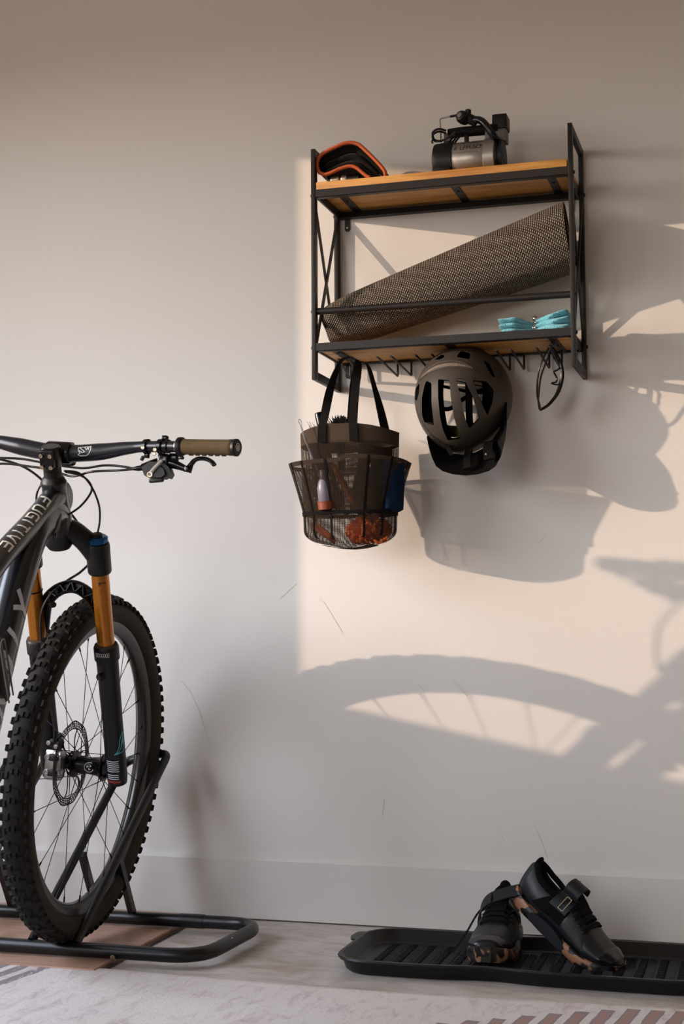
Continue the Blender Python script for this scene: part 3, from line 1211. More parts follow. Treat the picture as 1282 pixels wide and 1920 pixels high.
def tote():
    root = thing('mesh_tote', 'dark mesh tote with outer pockets and two loop handles on left hook', 'tote bag', (BC.x, BC.y, .872))

    def P(mb, n, m, sm=50, label=None):
        return shift(mb, root).build(n, m, root, sm, label)
    US = [2 * pi * k / 72 for k in range(72)]
    rim_top = lambda u: 1.1385 + .004 * sin(3 * u) * .5
    mb = MB()
    sheet(mb, body_pt, US, lambda u: 1.1035 + .003 * sin(2 * u + 1), rim_top, 4)
    P(mb, 'rim_band', 'hem')
    mb = MB()
    net(mb, body_pt, 0, 2 * pi, 250, lambda u: .873, lambda u: 1.105, 96, .00095)
    P(mb, 'body_net', 'net', 0)
    # woven bottom
    mb = MB()
    for s_ in range(-22, 23):
        x = s_ * .0026
        pts = [Vector((BC.x + x, BC.y + y_ * .034, .873 + .008 * abs(x / .057) ** 2)) for y_ in (-1, -.5, 0, .5, 1)]
        mb.ribbon(pts, (1, 0, 0), .0010, .0003)
    for s_ in range(-12, 13):
        y_ = s_ * .0028
        pts = [Vector((BC.x + x * .058, BC.y + y_, .873 + .008 * abs(x) ** 2)) for x in (-1, -.5, 0, .5, 1)]
        mb.ribbon(pts, (0, 1, 0), .0010, .0003)
    P(mb, 'base_net', 'net', 0)
    mb = MB()
    net(mb, pocket_pt, 0, 2 * pi, 280, lambda u: .953, lambda u: pocket_top(u), 48, .00095)
    P(mb, 'pocket_net', 'net', 0)
    mb = MB()
    sheet(mb, pocket_pt, US, lambda u: pocket_top(u) - .0085, lambda u: pocket_top(u) + .0005, 2)
    P(mb, 'pocket_hem', 'hem')
    mb = MB()
    sheet(mb, lambda u, z: pocket_pt(u, z) + Vector((cos(u), sin(u), 0)) * .0012, US, lambda u: .9475, lambda u: .9555, 2)
    P(mb, 'belt', 'strap')
    for ph in (183, 214, 236, 262, 294, 322, 357, 30, 90, 150):
        a = radians(ph)
        for F, z0, z1 in ((pocket_pt, .952, pocket_top(a)), (body_pt, .89, .953)):
            pts = []
            for k in range(9):
                p = F(a, z0 + (z1 - z0) * k / 8)
                pts.append(p + Vector((cos(a), sin(a), 0)) * .0008)
            mb = MB().ribbon(pts, (-sin(a), cos(a), 0), .0052, .0006)
            P(mb, 'seam', 'strap')
    # two loop handles over the hook tips
    f = [(-.957, -.2475, 1.108), (-.956, -.2485, 1.138), (-.953, -.238, 1.17), (-.947, -.212, 1.235), (-.940, -.180, 1.285), (-.934, -.168, 1.305), (-.917, -.166, 1.3125), (-.900, -.168, 1.307), (-.893, -.172, 1.293), (-.8905, -.205, 1.235), (-.886, -.238, 1.165), (-.883, -.2500, 1.138), (-.882, -.2490, 1.108)]
    wd = [(1, 0, 0)] * 3 + [(.55, .8, 0), (.1, 1, 0), (0, 1, 0), (0, 1, 0), (.0, 1, 0), (.55, .8, 0), (1, .1, 0), (1, 0, 0), (1, 0, 0), (1, 0, 0)]
    def dense(pts, wds, n=5):
        p = smooth_path(pts, n)
        w = smooth_path(wds, n)
        return p, [tuple(q) for q in w]
    p, w = dense(f, wd)
    P(MB().ribbon(p, w, .0195, .0009), 'handle', 'strap')
    f = [(-.938, -.092, 1.128), (-.931, -.100, 1.18), (-.922, -.115, 1.24), (-.917, -.125, 1.285), (-.912, -.130, 1.302), (-.900, -.132, 1.306), (-.886, -.132, 1.302), (-.878, -.130, 1.288), (-.868, -.122, 1.245), (-.858, -.108, 1.195), (-.846, -.094, 1.128)]
    wd = [(1, 0, 0), (1, .1, 0), (.7, .7, 0), (.1, 1, 0), (0, 1, 0), (0, 1, 0), (0, 1, 0), (.2, 1, 0), (.3, .9, 0), (.6, .6, 0), (1, .2, 0)]
    p, w = dense(f, wd)
    P(MB().ribbon(p, w, .0195, .0009), 'handle', 'strap')


tote()

# things carried in the tote, and one filler added for its inner shade
o = thing('wash_mitt', 'orange chenille wash mitt at the bottom of the mesh tote', 'wash mitt', (-.865, -.19, .905))
mb = MB()
rnd = random.Random(3)
for k in range(190):
    a, b = rnd.uniform(0, 2 * pi), rnd.uniform(-1, 1)
    q = sqrt(1 - b * b)
    d = Vector((q * cos(a), q * sin(a), b))
    c = Vector((-.868, -.182, .912))
    p0 = c + Vector((d.x * .036, d.y * .032, d.z * .021))
    d2 = (d + Vector((rnd.uniform(-.5, .5), rnd.uniform(-.5, .5), rnd.uniform(-.5, .5)))).normalized()
    p1 = p0 + d2 * .010
    p2 = p1 + (d2 + Vector((rnd.uniform(-.6, .6), rnd.uniform(-.6, .6), -.4))).normalized() * .008
    p1.z = max(p1.z, .886)
    p2.z = max(p2.z, .884)
    mb.tube([p0, p1, p2], [.0042, .0044, .0028], 6)
shift(mb, o).build('noodles', 'mitt', o, 60, kind='stuff')
shift(MB().sphere((-.862, -.178, .914), (.036, .036, .022)), o).build('backing', 'mitt', o, 60)

o = thing('brush', 'orange-handled brush slanting inside the middle of the mesh tote', 'brush', (-.90, -.205, 1.0))
shift(MB().tube(smooth_path([(-.938, -.222, 1.060), (-.925, -.224, 1.035), (-.905, -.224, 1.000), (-.888, -.222, .970)], 6), [(.009, .006)] * 8 + [(.0125, .007)] * 11, 12), o).build('handle', 'orange', o, 60)
shift(MB().box((-.879, -.220, .958), (.030, .016, .022), Matrix.Rotation(radians(32), 3, 'Y'), .003), o).build('head', 'black', o)

o = thing('bottle', 'pale frosted bottle with orange base in the front left pocket', 'bottle', (-.951, -.245, .955))
mt = axis_mat((-.950, -.238, .957), (-.07, -.10, 1))
shift(MB().lathe([(.010, .004), (.0155, .008), (.0160, .050), (.012, .066), (.007, .074), (.007, .090)], mt, 20), o).build('body', 'bottle', o, 60)
shift(MB().lathe([(.014, 0), (.018, .002), (.018, .018), (.0162, .020)], mt, 20), o).build('base', 'rust', o)

o = MB()
pts = smooth_path([(-1.0075, -.252, 1.152), (-1.0105, -.252, 1.157), (-1.0085, -.252, 1.162), (-1.0045, -.252, 1.158), (-1.003, -.252, 1.146)], 5)
o.tube(pts + [Vector((-.992, -.252, 1.114)), Vector((-.972, -.248, 1.062)), Vector((-.962, -.244, 1.03))], .0009, 8)
o.tube([pts[0], (-.994, -.2535, 1.113), (-.974, -.249, 1.062), (-.964, -.245, 1.03)], .0009, 8)
for k in range(16):
    t = k / 16
    c = Vector((-1.0055, -.2525, 1.15)).lerp(Vector((-.974, -.2485, 1.064)), t)
    o.tube([c + Vector((-.0014, -.0008, 0)), c + Vector((.0014, .0008, -.003))], .0006, 6)
tag(o.build('wire_tool', 'wire'), 'twisted steel wire tool with loop end in the tote pocket', 'wire tool')

o = thing('hand_brush', 'black round-handled brush standing out of the tote rim, left of the handles', 'brush', (-.985, -.14, 1.10))
mt = axis_mat((-.975, -.150, 1.10), (-.23, 0, 1))
shift(MB().lathe([(.006, -.10), (.0085, -.02), (.0095, .05), (.0095, .088), (.0085, .092)], mt, 18), o).build('handle', 'blackgloss', o)
shift(MB().lathe([(.012, -.14), (.015, -.10), (.006, -.098)], mt, 14), o).build('head', 'bristle', o)

o = thing('detail_brush', 'fluffy black bristle brush poking out behind the tote straps', 'brush', (-.947, -.125, 1.13))
mb = MB()
rnd = random.Random(5)
for k in range(260):
    a, q = rnd.uniform(0, 2 * pi), rnd.uniform(0, 1)
    d = Vector((cos(a) * q, sin(a) * q * .7, 1.15 - .7 * q)).normalized()
    c = Vector((-.948 + rnd.uniform(-.012, .012), -.125 + rnd.uniform(-.01, .01), 1.148))
    mb.tube([c, c + d * rnd.uniform(.028, .038)], [.0009, .0006], 4)
shift(mb, o).build('bristles', 'bristle', o, 0, kind='stuff')
shift(MB().lathe([(.008, -.09), (.009, -.02), (.017, -.006), (.017, .004)], Matrix.Translation((-.948, -.125, 1.146)), 16), o).build('handle', 'black', o)

o = MB()
rnd = random.Random(8)
for k in range(9):
    a = Vector((-.984 + rnd.uniform(-.006, .006), -.17 + rnd.uniform(-.01, .01), 1.120))
    o.tube([a, a + Vector((rnd.uniform(-.030, -.014), rnd.uniform(-.01, .005), rnd.uniform(.036, .048)))], .0005, 5)
tag(o.build('stiff_bristles', 'wire'), 'thin pale bristles sticking up beside the wire tool', 'bristles')

mb = MB()
rings = []
for i in range(9):
    t = i / 8
    z = .955 + t * .108
    rings.append([Vector((-.812 + (.024 + .004 * t) * cos(a) * (1 + .08 * sin(5 * a + 4 * t)) + .004 * t, -.190 + (.030 + .006 * t) * sin(a) * (1 + .1 * cos(4 * a + 6 * t)), z + .004 * sin(3 * a))) for a in [2 * pi * k / 28 for k in range(28)]])
mb.loft(rings)
tag(mb.build('cloth_and_shade_fill', 'navy', None, 60), 'folded navy blue cloth filling the right pocket of the tote', 'cloth')
mb = MB()
rings = []
for i in range(8):
    t = i / 7
    z = .952 + t * .048
    rings.append([Vector((-.999 - .012 * t + (.018 - .013 * t) * cos(a), -.185 + .026 * sin(a) * (1 + .1 * sin(3 * a)), z)) for a in [2 * pi * k / 24 for k in range(24)]])
mb.loft(rings)
tag(mb.build('sponge', 'teal', None, 60), 'teal sponge at the bottom of the left tote pocket', 'sponge')
mb = MB()
mb.box((-.985, -.178, 1.075), (.022, .050, .11), Matrix.Rotation(radians(-8), 3, 'Y'), .005)
tag(mb.build('rag', 'navy', None, 50), 'dark blue rag upright under the left rim of the tote', 'cloth')
mb = MB()  # dark lump added to deepen the shade inside the tote
rings = []
for i in range(10):
    t = i / 9
    z = .962 + t * .145
    rings.append([Vector((-.868 + (.052 - .012 * t) * cos(a) * (1 + .07 * sin(4 * a + 5 * t)) + .006 * t, -.140 + .030 * sin(a) * (1 + .1 * cos(3 * a + 4 * t)), z + .005 * sin(2 * a))) for a in [2 * pi * k / 28 for k in range(28)]])
mb.loft(rings)
tag(mb.build('cloth_and_shade_fill', 'felt', None, 60), 'dark filler added behind the brush as shade in the back of the tote', 'cloth')
o = thing('spray_bottle', 'black bottle standing in the tote right of the orange brush', 'bottle', (-.846, -.215, .955))
mt = Matrix.Translation((-.851, -.206, .957))
shift(MB().lathe([(.014, 0), (.0165, .003), (.0165, .062), (.009, .078), (.008, .090)], mt, 18), o).build('body', 'black', o)
shift(MB().lathe([(.010, .0895), (.010, .106), (.007, .108)], mt, 14), o).build('cap', 'blackgloss', o)
mb = MB()
rings = []
for i in range(8):
    t = i / 7
    rings.append([Vector((-.968 + .042 * (t - .4) + .006 * cos(a), -.214 + .016 * sin(a), .925 - .032 * t + .010 * cos(a + 1.2))) for a in [2 * pi * k / 16 for k in range(16)]])
mb.loft(rings)
tag(mb.build('scraper', 'orange', None, 60), 'orange plastic scraper at the lower left of the tote', 'scraper')


# ------------------------------------------------------------------ helmet
def helmet():
    C = Vector((-.6665, -.095, 1.2108))
    root = thing('bike_helmet', 'dark olive grey vented bike helmet hanging crown outward by its visor side down', 'helmet', tuple(C))
    tilt = radians(9)

    def ell(a, b, c, seg=64, rg=40, w0=-.028):
        mb = MB()
        rings = []
        for i in range(rg + 1):
            ph = (pi / 2) * i / rg
            s_, q = sin(ph), cos(ph)
            if i == rg:
                q = .02
            ring = []
            for k in range(seg):
                t = 2 * pi * k / seg
                u, v = a * q * cos(t), b * q * sin(t)
                # egg: broad at the top (rear), slimmer towards the visor
                u *= 1 + .06 * (v / b) - .05 * (v / b) ** 2
                uu, vv = u * cos(tilt) + v * sin(tilt), -u * sin(tilt) + v * cos(tilt)
                ring.append(Vector((uu, -c * s_, vv)))
            rings.append(ring)
        low = [Vector((p.x * .985, -w0, p.z * .985)) for p in rings[0]]
        mb.loft([low] + rings)
        return mb
    outer = ell(.110, .1225, .130).build('shell', 'helmet', root, 40)
    inner = ell(.066, .092, .101, w0=-.05).build('cut_inner', 'helmet', None, 40)
    inner.location = C
    S = (-.21, 1, .155)
    VN = {
        'V1': [(-0.0771, 0.0297), (-0.0882, 0.0153), (-0.096, -0.0042), (-0.0849, -0.0156), (-0.0783, 0.0053)],
        'V2': [(-0.0611, 0.0319), (-0.0492, 0.0254), (-0.0496, -0.0177), (-0.0448, -0.0698), (-0.068, -0.0648), (-0.0728, -0.046), (-0.0719, -0.0068), (-0.0662, 0.0184)],
        'V3': [(-0.0338, 0.0324), (-0.0085, 0.0291), (-0.0059, -0.0081), (0.0014, -0.0552), (0.010, -0.0848), (0.0165, -0.103), (-0.014, -0.106), (-0.0245, -0.0794), (-0.0307, -0.0479), (-0.0336, -0.0087)],
        'V4': [(0.0063, 0.0322), (0.0245, 0.0314), (0.0443, -0.0104), (0.0583, -0.0597), (0.0355, -0.0802), (0.0269, -0.0604), (0.0185, -0.0211), (0.0129, 0.0064)],
        'V5': [(0.0440, 0.0282), (0.0748, 0.024), (0.0922, 0.0037), (0.0889, -0.0262), (0.0763, -0.0548), (0.0654, -0.0292), (0.0531, 0.0005)],
        'V6': [(0.0869, -0.0901), (0.0999, -0.0522), (0.1066, -0.064), (0.0994, -0.0887), (0.0906, -0.1007)],
        'T1': [(-0.0437, 0.0791), (-0.0276, 0.089), (-0.0187, 0.0885), (-0.0198, 0.0822), (-0.0307, 0.0784)],
        'T2': [(0.0079, 0.082), (0.017, 0.0962), (0.0405, 0.089), (0.0384, 0.0744)],
        'T3': [(0.0687, 0.0727), (0.0822, 0.0652), (0.0953, 0.0332), (0.0915, 0.0297), (0.0801, 0.0478)],
    }

    def cutter(poly, y0, y1, name, round_=.004, sh=.86):
        """polygon given at y=-.20; slanted prism from y0 (front) to y1 (back), narrowing a little"""
        pp = fillet([(x, z, 0) for x, z in poly], round_, 3, True)
        cx = sum(p.x for p in pp) / len(pp)
        cz = sum(p.y for p in pp) / len(pp)
        mb = MB()
        n = len(pp)
        rings = []
        for y, k in ((y0, 1.12), (-.235, 1.03), (-.19, 1.0), (y1, sh)):
            rings.append([Vector((C.x + cx + (p.x - cx) * k + S[0] * (y + .2), y, C.z + cz + (p.y - cz) * k + S[2] * (y + .2))) for p in pp])
        mb.loft(rings)
        return mb.build('cut_' + name, 'helmet', None, 0)
    cuts = [inner]
    for k, poly in VN.items():
        cuts.append(cutter(poly, -.30, -.02 if k in ('V3', 'V4') else (-.150 if k in ('V1', 'V2', 'V5', 'V6') else -.125), k))
    bpy.context.view_layer.update()
    boolean(outer, cuts)
    # shallow crescent groove with a woven band
    me = outer.data
    me.polygons.foreach_set('use_smooth', [True] * len(me.polygons))
    me.set_sharp_from_angle(angle=radians(32))
    me.materials.clear()
    me.materials.append(M['helmet'])

    def surf(u, v, k=1.0):
        uu, vv = u * cos(tilt) - v * sin(tilt), u * sin(tilt) + v * cos(tilt)
        vb = vv / .1225
        ua = uu / (1 + .06 * vb - .05 * vb * vb) / .110
        q = max(0, 1 - ua * ua - vb * vb)
        return -.130 * sqrt(q) * k
    me.materials.append(M['foam'])
    for p in me.polygons:
        c_ = p.center
        uu, vv = c_.x * cos(tilt) - c_.z * sin(tilt), c_.x * sin(tilt) + c_.z * cos(tilt)
        vb = vv / .1225
        ua = uu / (1 + .06 * vb - .05 * vb * vb) / .110
        if ua * ua + vb * vb + (min(0, c_.y) / .130) ** 2 < .93:
            p.material_index = 1
    # crescent: ridge above, band in between
    cres_lo = smooth_path([(-.083, 0, .040), (-.060, 0, .0525), (-.035, 0, .0595), (-.006, 0, .0615), (.020, 0, .0590), (.046, 0, .0515)], 5)
    mb = MB()
    rings = []
    n = len(cres_lo)
    for i, p in enumerate(cres_lo):
        t = i / (n - 1)
        hh = .0062 * sin(pi * t) ** .6 + .0006
        d = V(0, 0, 1)
        ring = []
        for a in range(8):
            an = 2 * pi * a / 8
            z = p.z + .003 + hh * .62 * sin(an)
            ring.append(V(p.x, surf(p.x, z) - .0006 - .0016 * cos(an), z))
        rings.append(ring)
    mb.loft(rings)
    mb.build('rear_band', 'foamlight', root, 60, 'pale foam band across the shell')
    # raised edge plates along the crescent
    for dz, hw in ((-.0040, .0022), (.0125, .0020)):
        mb = MB()
        pts = []
        for i, p in enumerate(cres_lo):
            t = i / (n - 1)
            z = p.z + dz * (sin(pi * t) ** .5)
            pts.append(V(p.x, surf(p.x, z) - .0008, z))
        mb.tube(pts, (hw, .0016), 8, up=(0, -1, 0))
        mb.build('ridge', 'helmet', root, 60)
    # side seam line
    # liner pads and straps inside
    mb = MB()
    for x in (-.03, .03):
        mb.tube(smooth_path([(x, -.030, .085), (x, -.080, .055), (x * 1.1, -.094, .0), (x, -.075, -.06), (x, -.03, -.088)], 5), (.008, .004), 8, up=(0, -1, 0))
    mb.build('liner_pad', 'foam', root, 60)
    mb = MB()
    pts = smooth_path([(-.088, .018, -.052), (-.05, .005, -.066), (-.005, -.004, -.072), (.04, .0, -.068), (.085, .018, -.056)], 6)
    mb.ribbon(pts, (0, 0, 1), .026, .003)
    mb.build('brow_pad', 'olive', root, 60, 'olive yellow brow pad')
    mb = MB()
    mb.ribbon(smooth_path([(-.085, .015, .0), (-.045, .045, -.012), (-.01, .055, .012), (.03, .050, .028), (.085, .015, .035)], 6), (0, 0, 1), .010, .0008)
    mb.ribbon(smooth_path([(.085, .015, -.01), (.05, .042, .022), (.02, .052, .024), (-.03, .045, .035), (-.08, .015, .045)], 6), (0, 0, 1), .007, .0008)
    mb.tube(smooth_path([(-.05, .03, .06), (.0, .05, .047), (.06, .03, .03)], 6), .0012, 6)
    mb.box((.025, .052, .026), (.014, .006, .012), None, .002)
    mb.build('chin_strap', 'strap', root, 60)
    # visor: curved peak, outline sampled at y=-.20 and slid along depth
    vo = [(-0.0629, -0.0954), (-0.0572, -0.121), (-0.0499, -0.1427), (-0.0412, -0.1605), (-0.0265, -0.1717), (-0.0029, -0.1795), (0.0264, -0.1831), (0.0538, -0.1811), (0.0772, -0.1752), (0.0928, -0.1652), (0.1047, -0.1445), (0.1147, -0.1085), (0.1196, -0.0761), (0.1216, -0.0261)]
    vi = [(-0.0600, -0.0935), (-0.0500, -0.1060), (-0.0400, -0.1135), (-0.030, -0.1195), (-0.0170, -0.1270), (-0.0025, -0.1370), (0.0258, -0.1410), (0.0464, -0.1370), (0.0641, -0.1290), (0.0800, -0.1180), (0.0917, -0.1036), (0.1055, -0.083), (0.1136, -0.0560), (0.1190, -0.0259)]
    mb = MB()
    rin, n = [], len(vo)
    top, bot = [], []
    for i in range(n):
        t = (i / (n - 1)) * 2 - 1
        arch = sqrt(max(0, 1 - t * t * .92))
        yo, yi = -.105 - .100 * arch, -.100 - .012 * arch

        def at(p, y):
            return V(p[0] + S[0] * (y + .2), y - C.y, p[1] + S[2] * (y + .2))
        a, b = at(vo[i], yo), at(vi[i], yi)
        m = (a + b) / 2 + V(0, -.004, 0)
        top.append([a, m, b])
    rings = []
    for q in top:
        rings.append([q[0], q[1], q[2], q[2] + V(0, .0022, .0008), q[1] + V(0, .0022, .0008), q[0] + V(0, .0025, .001)])
    mb.loft(rings)
    vz = mb.build('visor', 'visor', root, 40, 'black curved visor')
    # visor struts down from the shell
    for (x0, z0, x1, z1, w) in ((-.026, -.108, -.004, -.138, .008), (.022, -.120, .030, -.168, .017), (.068, -.104, .078, -.150, .022)):
        y0_ = surf(x0, z0) if abs(surf(x0, z0)) > .02 else -.05
        y1_ = -.105
        mb = MB().ribbon([V(x0, y0_ + .004, z0), V((x0 + x1) / 2, (y0_ + y1_) / 2 - .012, (z0 + z1) / 2), V(x1, y1_, z1)], (1, 0, 0.2), w, .003)
        mb.build('visor_strut', 'visor', root, 40)
    mb = MB().sphere((.076, -.128, -.140), .0024, 10, 8)
    mb.build('visor_screw', 'screw', vz)


helmet()

# ------------------------------------------------------------------ sunglasses
def glasses():
    root = thing('sunglasses', 'black wraparound sunglasses hanging by one temple from the right hook', 'sunglasses', (-.46, -.13, 1.24))

    def P(mb, n, m, sm=60, label=None):
        return shift(mb, root).build(n, m, root, sm, label)
    fr = [(-.466, -.110, 1.322), (-.457, -.106, 1.315), (-.450, -.102, 1.300), (-.443, -.098, 1.284), (-.4395, -.097, 1.263), (-.4415, -.097, 1.241), (-.450, -.099, 1.216), (-.469, -.104, 1.191), (-.487, -.112, 1.178)]
    p = smooth_path(fr, 5)
    rs = []
    for i in range(len(p)):
        t = i / (len(p) - 1)
        rs.append((.0030 + .0016 * sin(pi * t), .0020 + .0012 * sin(pi * t)))
    P(MB().tube(p, rs, 10, up=(0, 1, 0)), 'front_frame', 'blackgloss')
    # lenses: two curved sheets behind the frame
    for a, b in ((2, 19), (22, len(p) - 2)):
        rings = []
        seg = p[a:b]
        for i, q in enumerate(seg):
            t = i / (len(seg) - 1)
            w = .024 * (sin(pi * min(1, max(0, .06 + .9 * t))) ** .5)
            inn = Vector((-.50, -.05, 1.25))
            d = V(-.35, .75, -.05).normalized()
            ring = [q + V(-.0005, 0, 0), q + d * w * .5 + V(.0015, -.001, 0), q + d * w, q + d * w + V(-.001, -.0006, 0), q + d * w * .5 + V(.0003, -.0018, 0), q + V(-.0017, -.0005, 0)]
            rings.append(ring)
        P(MB().loft(rings), 'lens', 'lens')
    t1 = [(-.466, -.112, 1.322), (-.459, -.150, 1.3145), (-.4585, -.163, 1.309), (-.470, -.165, 1.288), (-.481, -.162, 1.260), (-.4875, -.155, 1.233), (-.4885, -.145, 1.205), (-.486, -.125, 1.180)]
    t1 = [(-.4570, -.160, 1.3130), (-.4660, -.165, 1.2945), (-.4745, -.166, 1.2760), (-.4810, -.164, 1.2590), (-.4860, -.158, 1.2330), (-.4880, -.148, 1.2050), (-.4860, -.128, 1.1850), (-.4875, -.114, 1.1775)]
    P(MB().tube(smooth_path(t1, 6), (.0028, .0022), 8), 'temple', 'blackgloss')
    t2 = [(-.463, -.108, 1.3190), (-.4690, -.104, 1.3000), (-.4775, -.103, 1.2790), (-.4860, -.103, 1.2560), (-.4905, -.104, 1.2280), (-.4925, -.106, 1.2000), (-.4895, -.110, 1.1800)]
    P(MB().tube(smooth_path(t2, 6), (.0026, .0022), 8), 'temple', 'blackgloss')
    P(MB().tube(smooth_path([(-.457, -.161, 1.3130), (-.4555, -.148, 1.3150), (-.457, -.125, 1.3175), (-.459, -.108, 1.3170)], 4), .0026, 8), 'hinge', 'blackgloss')
    nz = smooth_path([(-.4425, -.103, 1.272), (-.450, -.112, 1.2650), (-.4555, -.116, 1.2620), (-.4530, -.115, 1.2560), (-.4495, -.112, 1.2480), (-.4510, -.113, 1.2390), (-.4610, -.117, 1.2365), (-.4520, -.110, 1.2335), (-.4440, -.102, 1.2360)], 5)
    P(MB().tube(nz, (.0022, .0018), 8), 'nose_piece', 'blackgloss')


glasses()

# ------------------------------------------------------------------ mountain bike
BH, BN, BU = V(-0.05338, 0.99857, 0), V(0.99448, 0.05316, -0.09046), V(0.09033, 0.00483, 0.99590)
BC3 = V(-1.4219, -0.4461, 0.4017)
bm4 = basis(BN, BH, BU, BC3)
bike = thing('mountain_bike', 'dark grey mountain bike with gold fork parked nose to wall in rack', 'bicycle')
bike.matrix_world = bm4
HA = radians(65.92)
SA = V(0, -cos(HA), sin(HA))        # steering axis
SF = V(0, sin(HA), cos(HA))         # forward of it


def leg(x, t, f=0.0):
    return V(x, 0, 0) + SF * (-.02 + f) + SA * t


def steer(t, f=0.0, x=0.0):
    return V(x, 0, 0) + SF * (-.046 + f) + SA * t


def cyl_between(mb, a, b, prof, seg=24):
    """prof: [(t 0..1, r)] from a to b"""
    a, b = Vector(a), Vector(b)
    d = b - a
    mb.lathe([(r, t * d.length) for t, r in prof], axis_mat(a, d), seg)
    return mb


# wheel ---------------------------------------------------------------
def tyre_mesh():
    mb = MB()
    R = .372
    N, K = 120, 22
    rings = []
    for i in range(N):
        th = 2 * pi * i / N
        ring = []
        for k in range(K + 1):
            a = radians(-138) + radians(276) * k / K       # 0 = outward
            rad = .3375 + .0300 * cos(a)
            x = .0300 * sin(a)
            ring.append(V(x, rad * cos(th), rad * sin(th)))
        for k in (4, 3, 2, 1, 0):
            pass
        ring += [V(.012, .312 * cos(th), .312 * sin(th)), V(-.012, .312 * cos(th), .312 * sin(th))]
        rings.append(ring)
    mb.loft(rings, closed=True, cap=False)
    return mb


def knob(mb, th, ang, L_, W, H, sk=0.0, base=.0300):
    """block on the tread: th wheel angle, ang section angle (rad)"""
    er = V(0, cos(th), sin(th))
    et = V(0, -sin(th), cos(th))
    nrm = er * cos(ang) + V(1, 0, 0) * sin(ang)
    side = V(1, 0, 0) * cos(ang) - er * sin(ang)
    c = er * .3375 + nrm * (base - .001)
    lo, hi = [], []
    for sx, sy in ((-1, -1), (1, -1), (1, 1), (-1, 1)):
        lo.append(c + side * (sx * W / 2) + et * (sy * L_ / 2 + sk * sx))
        hi.append(c + nrm * (H + .001) + side * (sx * W / 2 * .82) + et * (sy * L_ / 2 * .78 + sk * sx))
    mb.add(lo + hi, [[0, 1, 2, 3], [4, 5, 6, 7], [0, 1, 5, 4], [1, 2, 6, 5], [2, 3, 7, 6], [3, 0, 4, 7]])


